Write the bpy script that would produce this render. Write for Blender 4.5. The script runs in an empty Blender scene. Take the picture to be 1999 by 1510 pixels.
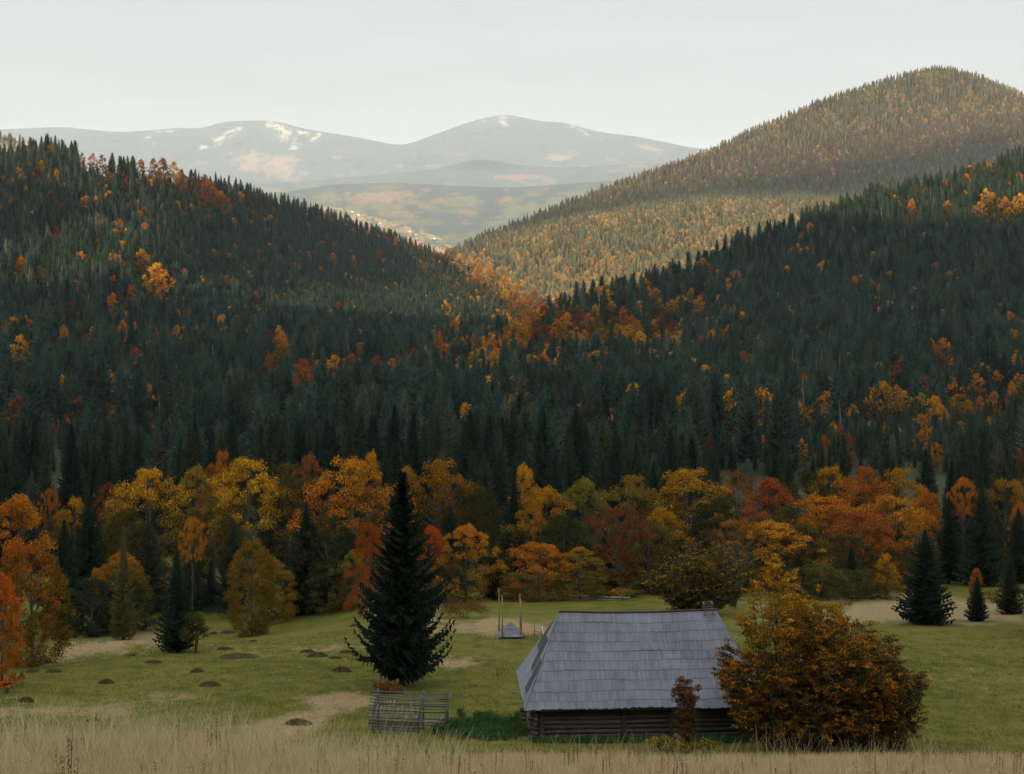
import bpy, math, random
import numpy as np
from math import radians as R, sin, cos, pi

random.seed(7); rng = np.random.default_rng(7)
scene = bpy.context.scene
C = scene.collection

# ------------------------------------------------------------------ camera, world, sun, exposure
F = 2850.0; CX = 999.5; YH = 530.0          # focal length / centre / horizon, in pixels of the photograph
cam = bpy.data.cameras.new('camera'); camo = bpy.data.objects.new('camera', cam); C.objects.link(camo)
cam.sensor_width = 36.0; cam.lens = 36.0 * F / 1999.0
cam.shift_y = -(755.0 - YH) / 1999.0
cam.clip_start = 0.5; cam.clip_end = 60000
cam.clip_end = 90000
camo.location = (0, 0, 0); camo.rotation_euler = (R(90), 0, 0)
scene.camera = camo

SUN_AZ = 28.0      # light travels towards +x,+y, this far off the view axis
SUN_EL = 12.0
SUN_T = math.tan(R(SUN_EL))
VEIL = 3.3
world = bpy.data.worlds.new('World'); scene.world = world; world.use_nodes = True
wn = world.node_tree; wn.nodes.clear()
wout = wn.nodes.new('ShaderNodeOutputWorld'); wbg = wn.nodes.new('ShaderNodeBackground')
sky = wn.nodes.new('ShaderNodeTexSky'); sky.sky_type = 'NISHITA'; sky.sun_disc = False
sky.sun_elevation = R(SUN_EL); sky.sun_rotation = R(180 + SUN_AZ)
sky.altitude = 800; sky.air_density = 1.0; sky.dust_density = 0.6; sky.ozone_density = 1.0
wbg.inputs['Strength'].default_value = 0.13
# a milky veil of high thin cloud over the clear sky, a little warmer low down
wtc = wn.nodes.new('ShaderNodeTexCoord'); wsep = wn.nodes.new('ShaderNodeSeparateXYZ'); wn.links.new(wtc.outputs['Generated'], wsep.inputs[0])
wr = wn.nodes.new('ShaderNodeValToRGB'); wn.links.new(wsep.outputs['Z'], wr.inputs[0])
wr.color_ramp.elements[0].position = 0.0; wr.color_ramp.elements[0].color = (.90, .845, .80, 1)
wr.color_ramp.elements[1].position = 0.5; wr.color_ramp.elements[1].color = (.90, .94, 1.0, 1)
e_ = wr.color_ramp.elements.new(.10); e_.color = (.955, .92, .895, 1)
e_ = wr.color_ramp.elements.new(.19); e_.color = (.95, .955, 1.0, 1)
wmp = wn.nodes.new('ShaderNodeMapping'); wmp.inputs['Scale'].default_value = (3, 3, 26); wn.links.new(wtc.outputs['Generated'], wmp.inputs[0])
wno = wn.nodes.new('ShaderNodeTexNoise'); wno.inputs['Scale'].default_value = 1.6; wno.inputs['Detail'].default_value = 5; wn.links.new(wmp.outputs[0], wno.inputs['Vector'])
wmr = wn.nodes.new('ShaderNodeMapRange'); wn.links.new(wno.outputs['Fac'], wmr.inputs[0])
for i_, v_ in enumerate((.35, .65, VEIL * .93, VEIL * 1.05)): wmr.inputs[i_ + 1].default_value = v_
wsc = wn.nodes.new('ShaderNodeVectorMath'); wsc.operation = 'SCALE'; wn.links.new(wr.outputs[0], wsc.inputs[0]); wn.links.new(wmr.outputs[0], wsc.inputs['Scale'])
# the veil is thicker and brighter overhead and towards the sun
wz = wn.nodes.new('ShaderNodeMapRange'); wn.links.new(wsep.outputs['Z'], wz.inputs[0]); wz.interpolation_type = 'SMOOTHSTEP'
for i_, v_ in enumerate((.22, .62, 1.0, 3.0)): wz.inputs[i_ + 1].default_value = v_
wdot = wn.nodes.new('ShaderNodeVectorMath'); wdot.operation = 'DOT_PRODUCT'; wn.links.new(wtc.outputs['Generated'], wdot.inputs[0])
wdot.inputs[1].default_value = (-sin(R(SUN_AZ)), -cos(R(SUN_AZ)), .25)
wg = wn.nodes.new('ShaderNodeMapRange'); wn.links.new(wdot.outputs['Value'], wg.inputs[0]); wg.interpolation_type = 'SMOOTHSTEP'
for i_, v_ in enumerate((0, 1., 1.0, 1.7)): wg.inputs[i_ + 1].default_value = v_
wmu = wn.nodes.new('ShaderNodeMath'); wmu.operation = 'MULTIPLY'; wn.links.new(wz.outputs[0], wmu.inputs[0]); wn.links.new(wg.outputs[0], wmu.inputs[1])
wmv = wn.nodes.new('ShaderNodeMath'); wmv.operation = 'MULTIPLY'; wn.links.new(wmr.outputs[0], wmv.inputs[0]); wn.links.new(wmu.outputs[0], wmv.inputs[1])
wn.links.new(wmv.outputs[0], wsc.inputs['Scale'])
wmx = wn.nodes.new('ShaderNodeMix'); wmx.data_type = 'RGBA'; wmx.inputs[0].default_value = .95
wn.links.new(sky.outputs[0], wmx.inputs[6]); wn.links.new(wsc.outputs[0], wmx.inputs[7])
wn.links.new(wmx.outputs[2], wbg.inputs[0]); wn.links.new(wbg.outputs[0], wout.inputs[0])

sun = bpy.data.lights.new('sun', 'SUN'); suno = bpy.data.objects.new('sun', sun); C.objects.link(suno)
sun.energy = 5.0; sun.angle = R(0.6); sun.color = (1.0, 0.70, 0.38)
suno.rotation_euler = (R(90 - SUN_EL), 0, R(-SUN_AZ))

scene.view_settings.view_transform = 'Standard'; scene.view_settings.look = 'None'
scene.view_settings.exposure = 0.5; scene.view_settings.gamma = 1.0
cy = scene.cycles
cy.max_bounces = 5; cy.diffuse_bounces = 2; cy.glossy_bounces = 1; cy.transmission_bounces = 3
cy.volume_bounces = 1; cy.transparent_max_bounces = 8
cy.use_denoising = True; cy.caustics_reflective = False; cy.caustics_refractive = False
cy.sample_clamp_indirect = 4

# ------------------------------------------------------------------ helpers
def P(px, py, d):
    return ((px - CX) / F * d, d, -(py - YH) / F * d)

def mesh(name, V, faces, mats=None, mi=None, smooth=False, attrs=None):
    """faces: list of int arrays (n,3) or (n,4)"""
    me = bpy.data.meshes.new(name)
    V = np.asarray(V, dtype=np.float32)
    faces = [np.asarray(f, dtype=np.int32) for f in faces if len(f)]
    me.vertices.add(len(V)); me.vertices.foreach_set('co', V.ravel())
    loops = np.concatenate([f.ravel() for f in faces])
    tot = np.concatenate([np.full(len(f), f.shape[1], dtype=np.int32) for f in faces])
    st = np.concatenate([[0], np.cumsum(tot)[:-1]]).astype(np.int32)
    me.loops.add(len(loops)); me.loops.foreach_set('vertex_index', loops)
    me.polygons.add(len(tot)); me.polygons.foreach_set('loop_start', st); me.polygons.foreach_set('loop_total', tot)
    if mi is not None: me.polygons.foreach_set('material_index', np.asarray(mi, dtype=np.int32))
    me.polygons.foreach_set('use_smooth', np.full(len(tot), smooth, dtype=bool))
    for k, a in (attrs or {}).items():
        a = np.asarray(a, dtype=np.float32)
        if a.ndim == 1:
            at = me.attributes.new(k, 'FLOAT', 'POINT'); at.data.foreach_set('value', a)
        else:
            at = me.attributes.new(k, 'FLOAT_COLOR', 'POINT')
            at.data.foreach_set('color', np.concatenate([a, np.ones((len(a), 1), np.float32)], 1).ravel())
    me.update(calc_edges=True)
    for m in (mats or []): me.materials.append(m)
    return me

class MB:
    """collects vertices and faces"""
    def __init__(s): s.V = []; s.Q = []; s.T = []; s.n = 0; s.qm = []; s.tm = []
    def add(s, V, Q=None, T=None, m=0):
        V = np.asarray(V, float).reshape(-1, 3)
        if Q is not None and len(Q): Q = np.asarray(Q).reshape(-1, 4) + s.n; s.Q.append(Q); s.qm.append(np.full(len(Q), m))
        if T is not None and len(T): T = np.asarray(T).reshape(-1, 3) + s.n; s.T.append(T); s.tm.append(np.full(len(T), m))
        s.V.append(V); s.n += len(V)
    def tube(s, pts, rad, n=6, m=0, cap=True):
        pts = np.asarray(pts, float); k = len(pts)
        rad = np.broadcast_to(np.asarray(rad, float), (k,))
        tan = np.gradient(pts, axis=0); tan /= np.linalg.norm(tan, axis=1)[:, None] + 1e-9
        ref = np.where(np.abs(tan[:, 2:3]) > .9, np.array([[1., 0, 0]]), np.array([[0., 0, 1]]))
        a = np.cross(tan, ref); a /= np.linalg.norm(a, axis=1)[:, None]; b = np.cross(tan, a)
        th = np.arange(n) * 2 * pi / n
        V = pts[:, None] + rad[:, None, None] * (np.cos(th)[None, :, None] * a[:, None] + np.sin(th)[None, :, None] * b[:, None])
        i = np.arange(k - 1)[:, None] * n; j = np.arange(n)[None]; j2 = (j + 1) % n
        Q = np.stack([i + j, i + j2, i + n + j2, i + n + j], -1).reshape(-1, 4)
        T = []
        if cap:
            V = np.concatenate([V.reshape(-1, 3), pts[:1], pts[-1:]])
            c0, c1 = k * n, k * n + 1
            T = [(c0, (q + 1) % n, q) for q in range(n)] + [(c1, (k - 1) * n + q, (k - 1) * n + (q + 1) % n) for q in range(n)]
        s.add(V, Q, T, m)
    def box(s, c, size, rot=None, m=0):
        sx, sy, sz = [q / 2 for q in size]
        V = np.array([(x, y, z) for x in (-sx, sx) for y in (-sy, sy) for z in (-sz, sz)])
        if rot is not None: V = V @ np.asarray(rot).T
        Q = [(0, 1, 3, 2), (4, 6, 7, 5), (0, 4, 5, 1), (2, 3, 7, 6), (0, 2, 6, 4), (1, 5, 7, 3)]
        s.add(V + np.asarray(c, float), Q, None, m)
    def build(s, name, mats, smooth=False, attrs=None):
        V = np.concatenate(s.V)
        f = ([np.concatenate(s.Q)] if s.Q else []) + ([np.concatenate(s.T)] if s.T else [])
        mi = np.concatenate(s.qm + s.tm)
        if attrs == 'hgt':
            z = V[:, 2]; attrs = {'hgt': (z - z.min()) / (z.max() - z.min() + 1e-6)}
        return mesh(name, V, f, mats if isinstance(mats, list) else [mats], mi, smooth, attrs)

def link(name, data, parent=None, loc=None, rz=0.0, scale=None):
    o = bpy.data.objects.new(name, data); C.objects.link(o)
    if parent: o.parent = parent
    if loc is not None: o.location = loc
    o.rotation_euler = (0, 0, rz)
    if scale is not None: o.scale = scale if hasattr(scale, '__len__') else (scale,) * 3
    return o
def tag(o, label=None, cat=None, group=None, kind=None):
    if label: o['label'] = label
    if cat: o['category'] = cat
    if group: o['group'] = group
    if kind: o['kind'] = kind
    return o
def rotz(V, a):
    c, s_ = cos(a), sin(a); V = np.asarray(V, float)
    return np.stack([V[..., 0] * c - V[..., 1] * s_, V[..., 0] * s_ + V[..., 1] * c, V[..., 2]], -1)

# 2-D value noise
_perm = np.random.default_rng(3).random((256, 256))
def vn(x, y):
    x = np.asarray(x, float); y = np.asarray(y, float)
    xi = np.floor(x).astype(int); yi = np.floor(y).astype(int); fx = x - xi; fy = y - yi
    fx = fx * fx * (3 - 2 * fx); fy = fy * fy * (3 - 2 * fy)
    g = lambda a, b: _perm[a & 255, b & 255]
    return (g(xi, yi) * (1 - fx) + g(xi + 1, yi) * fx) * (1 - fy) + (g(xi, yi + 1) * (1 - fx) + g(xi + 1, yi + 1) * fx) * fy
def fbm(x, y, o=4):
    r = 0; a = .5
    for k in range(o): r = r + a * (vn(x * 2 ** k + 17 * k, y * 2 ** k + 31 * k) - .5) * 2; a *= .5
    return r
def sst(a, b, x):
    t = np.clip((x - a) / (b - a), 0, 1); return t * t * (3 - 2 * t)

# ------------------------------------------------------------------ materials
def newmat(name):
    m = bpy.data.materials.new(name); m.use_nodes = True
    nt = m.node_tree; nt.nodes.clear()
    return m, nt, nt.nodes.new('ShaderNodeOutputMaterial')
def N(nt, t, **kw):
    n = nt.nodes.new(t)
    for k, v in kw.items():
        if hasattr(n, k): setattr(n, k, v)
        else: n.inputs[k.replace('_', ' ')].default_value = v
    return n
def mixrgb(nt, fac, a, b, mode='MIX'):
    n = nt.nodes.new('ShaderNodeMix'); n.data_type = 'RGBA'; n.blend_type = mode
    for s, v in ((n.inputs[0], fac), (n.inputs[6], a), (n.inputs[7], b)):
        if isinstance(v, bpy.types.NodeSocket): nt.links.new(v, s)
        else: s.default_value = v if not isinstance(v, tuple) or len(v) == 4 else (*v, 1)
    return n.outputs[2]
def math_(nt, op, a, b=None, c=None):
    n = nt.nodes.new('ShaderNodeMath'); n.operation = op
    for i, v in enumerate((a, b, c)):
        if v is None: continue
        if isinstance(v, bpy.types.NodeSocket): nt.links.new(v, n.inputs[i])
        else: n.inputs[i].default_value = v
    return n.outputs[0]
def mapr(nt, v, a, b, c=0., d=1.):
    n = nt.nodes.new('ShaderNodeMapRange'); nt.links.new(v, n.inputs[0])
    for i, q in enumerate((a, b, c, d)): n.inputs[i + 1].default_value = q
    return n.outputs[0]
def noise(nt, scale, vec=None, detail=3., rough=.6):
    n = N(nt, 'ShaderNodeTexNoise'); n.inputs['Scale'].default_value = scale
    n.inputs['Detail'].default_value = detail; n.inputs['Roughness'].default_value = rough
    if vec is not None: nt.links.new(vec, n.inputs['Vector'])
    return n.outputs['Fac']
def attr(nt, name):
    n = nt.nodes.new('ShaderNodeAttribute'); n.attribute_name = name; return n
def principled(nt, out, col, rough=.8, spec=.2, bump=None, bs=.3, bd=.02):
    b = nt.nodes.new('ShaderNodeBsdfPrincipled')
    if isinstance(col, bpy.types.NodeSocket): nt.links.new(col, b.inputs['Base Color'])
    else: b.inputs['Base Color'].default_value = (*col, 1)
    b.inputs['Roughness'].default_value = rough; b.inputs['Specular IOR Level'].default_value = spec
    if bump is not None:
        bp = nt.nodes.new('ShaderNodeBump'); bp.inputs['Strength'].default_value = bs; bp.inputs['Distance'].default_value = bd
        nt.links.new(bump, bp.inputs['Height']); nt.links.new(bp.outputs[0], b.inputs['Normal'])
    nt.links.new(b.outputs[0], out.inputs[0]); return b
def geo_island(nt):
    return nt.nodes.new('ShaderNodeNewGeometry').outputs['Random Per Island']

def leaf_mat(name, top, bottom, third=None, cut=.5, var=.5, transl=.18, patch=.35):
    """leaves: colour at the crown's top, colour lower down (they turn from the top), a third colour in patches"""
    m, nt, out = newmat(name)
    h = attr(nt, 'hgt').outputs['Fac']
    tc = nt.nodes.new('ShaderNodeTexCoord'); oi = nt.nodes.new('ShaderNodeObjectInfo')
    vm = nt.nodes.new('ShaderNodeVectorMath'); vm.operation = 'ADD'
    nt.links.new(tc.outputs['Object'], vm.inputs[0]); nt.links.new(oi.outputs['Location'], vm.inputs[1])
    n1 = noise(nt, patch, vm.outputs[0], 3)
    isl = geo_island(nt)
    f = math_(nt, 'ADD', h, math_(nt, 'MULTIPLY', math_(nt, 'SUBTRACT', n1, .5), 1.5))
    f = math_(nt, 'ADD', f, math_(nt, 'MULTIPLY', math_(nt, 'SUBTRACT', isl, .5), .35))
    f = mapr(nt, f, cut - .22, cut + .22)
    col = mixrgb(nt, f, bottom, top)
    if third:
        n2 = noise(nt, patch * 2.3, vm.outputs[0], 2)
        f2 = mapr(nt, math_(nt, 'ADD', n2, math_(nt, 'MULTIPLY', isl, .15)), .56, .68)
        col = mixrgb(nt, f2, col, third)
    hs = nt.nodes.new('ShaderNodeHueSaturation'); nt.links.new(col, hs.inputs['Color'])
    wn_ = nt.nodes.new('ShaderNodeTexWhiteNoise'); wn_.noise_dimensions = '1D'; nt.links.new(isl, wn_.inputs['W'])
    v = mapr(nt, wn_.outputs['Value'], 0, 1, (1 - var) * .80, (1 + var) * .80)
    v = math_(nt, 'MULTIPLY', v, mapr(nt, oi.outputs['Random'], 0, 1, .8, 1.2))
    nt.links.new(v, hs.inputs['Value'])
    nt.links.new(mapr(nt, oi.outputs['Random'], 0, 1, .494, .512), hs.inputs['Hue']); hs.inputs['Saturation'].default_value = .99
    b = nt.nodes.new('ShaderNodeBsdfDiffuse'); t = nt.nodes.new('ShaderNodeBsdfTranslucent')
    nt.links.new(hs.outputs[0], b.inputs[0]); nt.links.new(hs.outputs[0], t.inputs[0])
    mx = nt.nodes.new('ShaderNodeMixShader'); mx.inputs[0].default_value = transl
    nt.links.new(b.outputs[0], mx.inputs[1]); nt.links.new(t.outputs[0], mx.inputs[2])
    nt.links.new(mx.outputs[0], out.inputs[0]); return m

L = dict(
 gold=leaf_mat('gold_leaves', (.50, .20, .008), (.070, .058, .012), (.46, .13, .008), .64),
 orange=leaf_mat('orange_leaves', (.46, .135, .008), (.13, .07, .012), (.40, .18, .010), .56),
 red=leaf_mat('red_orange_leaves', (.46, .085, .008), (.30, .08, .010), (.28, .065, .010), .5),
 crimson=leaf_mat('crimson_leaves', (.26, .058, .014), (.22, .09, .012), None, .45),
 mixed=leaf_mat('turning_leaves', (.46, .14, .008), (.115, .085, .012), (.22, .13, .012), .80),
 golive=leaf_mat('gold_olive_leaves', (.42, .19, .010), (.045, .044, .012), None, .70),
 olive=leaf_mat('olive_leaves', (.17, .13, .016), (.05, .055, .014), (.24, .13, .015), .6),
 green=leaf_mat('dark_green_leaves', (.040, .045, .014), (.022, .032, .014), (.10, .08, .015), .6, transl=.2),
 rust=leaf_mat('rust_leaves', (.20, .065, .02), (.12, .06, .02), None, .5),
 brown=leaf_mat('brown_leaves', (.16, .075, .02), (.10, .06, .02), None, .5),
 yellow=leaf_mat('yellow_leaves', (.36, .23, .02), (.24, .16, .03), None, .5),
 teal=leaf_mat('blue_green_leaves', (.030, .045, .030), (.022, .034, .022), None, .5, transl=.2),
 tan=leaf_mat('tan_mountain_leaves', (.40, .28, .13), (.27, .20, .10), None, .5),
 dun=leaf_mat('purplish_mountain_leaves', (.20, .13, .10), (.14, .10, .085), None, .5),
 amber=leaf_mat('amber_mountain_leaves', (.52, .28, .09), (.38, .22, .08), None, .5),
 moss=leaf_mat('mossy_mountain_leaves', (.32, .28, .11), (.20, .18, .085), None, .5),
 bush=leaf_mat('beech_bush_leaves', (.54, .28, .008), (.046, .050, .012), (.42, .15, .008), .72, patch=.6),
)
def needle_mat(name, c1, c2, obj_var=.5, var=.35):
    m, nt, out = newmat(name)
    isl = geo_island(nt); oi = nt.nodes.new('ShaderNodeObjectInfo')
    col = mixrgb(nt, isl, c1, c2)
    # some trees lean to olive, a few to a dry grey brown
    wn_ = nt.nodes.new('ShaderNodeTexWhiteNoise'); wn_.noise_dimensions = '1D'; nt.links.new(oi.outputs['Random'], wn_.inputs['W'])
    col = mixrgb(nt, mapr(nt, wn_.outputs['Value'], .5, 1.0, 0, .55), col, (.044, .046, .018))
    col = mixrgb(nt, mapr(nt, oi.outputs['Random'], .965, .985, 0, .45), col, (.08, .062, .048))
    hs = nt.nodes.new('ShaderNodeHueSaturation'); nt.links.new(col, hs.inputs['Color'])
    nt.links.new(mapr(nt, oi.outputs['Random'], 0, 1, 1 - obj_var, 1 + obj_var), hs.inputs['Value'])
    d = nt.nodes.new('ShaderNodeBsdfDiffuse'); t = nt.nodes.new('ShaderNodeBsdfTranslucent')
    nt.links.new(hs.outputs[0], d.inputs[0]); nt.links.new(hs.outputs[0], t.inputs[0])
    mx = nt.nodes.new('ShaderNodeMixShader'); mx.inputs[0].default_value = .15
    nt.links.new(d.outputs[0], mx.inputs[1]); nt.links.new(t.outputs[0], mx.inputs[2])
    nt.links.new(mx.outputs[0], out.inputs[0]); return m
NEEDLE = needle_mat('spruce_needles', (.013, .031, .026), (.034, .053, .035), .42)
NEEDLE_BAND = needle_mat('band_spruce_needles', (.009, .018, .014), (.021, .031, .019), .35)
NEEDLE_NEAR = needle_mat('near_spruce_needles', (.010, .020, .014), (.020, .032, .018), .1)
LARCH = needle_mat('larch_needles', (.09, .075, .022), (.12, .10, .03), .1)
def bark_mat(name, a, b):
    m, nt, out = newmat(name)
    tc = nt.nodes.new('ShaderNodeTexCoord'); mp = nt.nodes.new('ShaderNodeMapping'); mp.inputs['Scale'].default_value = (6, 6, 1.2)
    nt.links.new(tc.outputs['Object'], mp.inputs[0])
    n = noise(nt, 1.5, mp.outputs[0], 4)
    principled(nt, out, mixrgb(nt, mapr(nt, n, .35, .65), a, b), .9, .1, n, .6, .03); return m
BARK = bark_mat('bark', (.045, .035, .028), (.10, .085, .07))
PALEBARK = bark_mat('pale_dead_bark', (.13, .12, .105), (.26, .24, .21))
TWIG = bark_mat('twig_bark', (.05, .03, .022), (.09, .055, .04))
def wood_mat(name, a, b, axis=0, sc=3., island=.5, rough=.75):
    m, nt, out = newmat(name)
    tc = nt.nodes.new('ShaderNodeTexCoord'); mp = nt.nodes.new('ShaderNodeMapping')
    s_ = [14., 14., 14.]; s_[axis] = 1.
    mp.inputs['Scale'].default_value = s_; nt.links.new(tc.outputs['Object'], mp.inputs[0])
    n = noise(nt, sc, mp.outputs[0], 5)
    big = noise(nt, .5, tc.outputs['Object'], 4)
    col = mixrgb(nt, mapr(nt, n, .3, .7), a, b)
    isl = geo_island(nt)
    hs = nt.nodes.new('ShaderNodeHueSaturation'); nt.links.new(col, hs.inputs['Color'])
    v = math_(nt, 'ADD', mapr(nt, isl, 0, 1, 1 - island / 2, 1 + island / 2), mapr(nt, big, .3, .7, -.2, .2))
    nt.links.new(v, hs.inputs['Value'])
    principled(nt, out, hs.outputs[0], rough, .3, n, .5, .01); return m
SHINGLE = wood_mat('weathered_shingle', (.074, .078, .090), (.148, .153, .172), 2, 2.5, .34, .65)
SHINGLE_DARK = wood_mat('dark_shingle', (.022, .028, .028), (.05, .058, .056), 2, 2.5, .5, .8)  # darker shingle for three strips on the left hip face
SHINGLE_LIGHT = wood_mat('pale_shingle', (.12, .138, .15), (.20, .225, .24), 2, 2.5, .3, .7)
LOGW = wood_mat('dark_log', (.024, .018, .014), (.10, .076, .056), 0, 1.6, .6, .85)
POSTW = wood_mat('dark_post_wood', (.028, .020, .016), (.05, .038, .03), 2, 2., .3, .9)
GREYW = wood_mat('grey_rail_wood', (.045, .044, .038), (.115, .11, .098), 0, 2., .6, .8)
PALEW = wood_mat('pale_plank_wood', (.15, .13, .115), (.26, .23, .21), 2, 2., .8, .8)
POLEW = wood_mat('pole_wood', (.13, .08, .045), (.24, .165, .10), 2, 2., .3, .8)
WHITEW = wood_mat('white_wood', (.4, .4, .37), (.55, .54, .5), 2, 2., .3, .7)

# ------------------------------------------------------------------ the meadow: one height field
_ky = np.array([-700, -300, -60, 0, 10, 30, 60, 72, 81, 100, 125, 160, 190, 250, 300, 360, 460, 600.])
_kz = np.array([200, 88, 17, -1.7, -4.6, -10.5, -20.4, -23.9, -26.3, -28.6, -31.8, -36.2, -40.6, -50, -56, -62, -66, -68.])
def Zg(x, y):
    x = np.asarray(x, float); y = np.asarray(y, float)
    z = sum(np.interp(y + o, _ky, _kz) for o in (-5, -2.5, 0, 2.5, 5)) / 5
    px = CX + x / np.maximum(y, 8) * F
    z = z + .6 * sst(750, 350, px) * np.exp(-((y - 38) / 13) ** 2)
    z = z - 3.5 * sst(-8, -30, x) * np.exp(-((y - 160) / 22) ** 2)
    near = sst(8, 30, np.abs(y)) * sst(420, 200, y)
    z = z + near * (.22 * fbm(x / 14, y / 14, 3) + .8 * fbm(x / 45 + 9, y / 45, 2) * sst(88, 120, y))
    return z
def hit(px, py):
    ys = np.arange(14, 420, .1); xs = (px - CX) / F * ys; zr = -(py - YH) / F * ys
    b = np.nonzero(Zg(xs, ys) > zr)[0]
    y = ys[b[0]] if len(b) else 400.
    x = (px - CX) / F * y
    return float(x), float(y), float(Zg(x, y))
def at_d(px, d):
    x = (px - CX) / F * d
    return float(x), float(d), float(Zg(x, d))

def ylim_dry(px): return np.interp(px, [-500, 0, 480, 700, 2000, 2500], [42, 42, 47, 60, 65, 65])
def gauss2(px, py, cx, cy, sx, sy, rot=0.):
    dx = px - cx; dy = py - cy; c, s_ = cos(rot), sin(rot)
    u = (dx * c + dy * s_) / sx; v = (-dx * s_ + dy * c) / sy
    return np.exp(-(u * u + v * v))
def dryness(x, y, z):
    yy = np.maximum(y, 5); px = CX + x / yy * F; py = YH - z / yy * F
    d = sst(3, -6, y - ylim_dry(px)) * sst(0, 8, y)
    n = fbm(px / 60, py / 22, 4)
    n = n + .5 * fbm(px / 15, py / 6, 3)
    g = (gauss2(px, py, 190, 1262, 120, 16, -.18) * 1.1 + gauss2(px, py, 640, 1385, 120, 26, -.28) * 1.2
         + gauss2(px, py, 520, 1435, 90, 30, -.3) * 1.1 + gauss2(px, py, 965, 1218, 130, 17) * 1.2
         + gauss2(px, py, 1800, 1190, 230, 24) * 1.5 + gauss2(px, py, 850, 1295, 140, 10) * .7
         + gauss2(px, py, 100, 1395, 180, 25) * .5 + gauss2(px, py, 370, 1360, 80, 8) * .6
         + gauss2(px, py, 560, 1268, 180, 8) * .55 + gauss2(px, py, 1930, 1330, 120, 20) * .35
         + gauss2(px, py, 1060, 1480, 900, 5) * .5)
    return np.clip(np.maximum(d, g * .78 + n * .75 * (g > .08)), 0, 1)

def grid_idx(nx, ny):
    i = np.arange(ny - 1)[:, None] * nx; j = np.arange(nx - 1)[None]
    return np.stack([i + j, i + j + 1, i + nx + j + 1, i + nx + j], -1).reshape(-1, 4)
gx = np.concatenate([np.linspace(-900, -120, 40)[:-1], np.linspace(-120, -70, 26)[:-1], np.arange(-70, 70, .8), np.linspace(70, 120, 26), np.linspace(120, 900, 40)[1:]])
gy = np.concatenate([np.linspace(-700, -10, 40)[:-1], np.arange(-10, 200, .8), np.linspace(200, 600, 60)])
GX, GY = np.meshgrid(gx, gy); GZ = Zg(GX, GY)
m, nt, out = newmat('meadow_ground')
tc = nt.nodes.new('ShaderNodeTexCoord'); ob = tc.outputs['Object']
dr = attr(nt, 'dry').outputs['Fac']
n_big = noise(nt, .06, ob, 4); n_mid = noise(nt, .45, ob, 5, .65); n_fine = noise(nt, 5., ob, 4, .7)
g = mixrgb(nt, mapr(nt, n_mid, .38, .62), (.052, .064, .008), (.108, .100, .014))
g = mixrgb(nt, mapr(nt, n_big, .42, .62, 0, .6), g, (.125, .105, .022))
g = mixrgb(nt, mapr(nt, n_mid, .58, .70, 0, .65), g, (.12, .078, .028))
straw = mixrgb(nt, mapr(nt, n_fine, .3, .7), (.16, .115, .05), (.26, .195, .10))
f = mapr(nt, math_(nt, 'ADD', dr, math_(nt, 'MULTIPLY', math_(nt, 'SUBTRACT', n_mid, .5), .9)), .3, .75)
col = mixrgb(nt, f, g, straw)
col = mixrgb(nt, mapr(nt, n_fine, .25, .75, .25, 0), col, (.03, .03, .012))
principled(nt, out, col, .95, .05, n_fine, 1., .12)
GROUND = m
me = mesh('meadow', np.stack([GX, GY, GZ], -1).reshape(-1, 3), [grid_idx(len(gx), len(gy))], [GROUND], None, True,
          {'dry': dryness(GX, GY, GZ).ravel()})
tag(link('ground', me), kind='structure')

# ------------------------------------------------------------------ hills
m, nt, out = newmat('forest_floor')
n = noise(nt, .3, nt.nodes.new('ShaderNodeTexCoord').outputs['Object'], 4)
principled(nt, out, mixrgb(nt, n, (.014, .020, .010), (.042, .042, .018)), .95, .05); FLOOR = m
m, nt, out = newmat('mountain_floor')
n = noise(nt, .05, nt.nodes.new('ShaderNodeTexCoord').outputs['Object'], 5)
principled(nt, out, mixrgb(nt, mapr(nt, n, .35, .65), (.03, .034, .02), (.10, .07, .04)), .95, .05); MFLOOR = m

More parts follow.
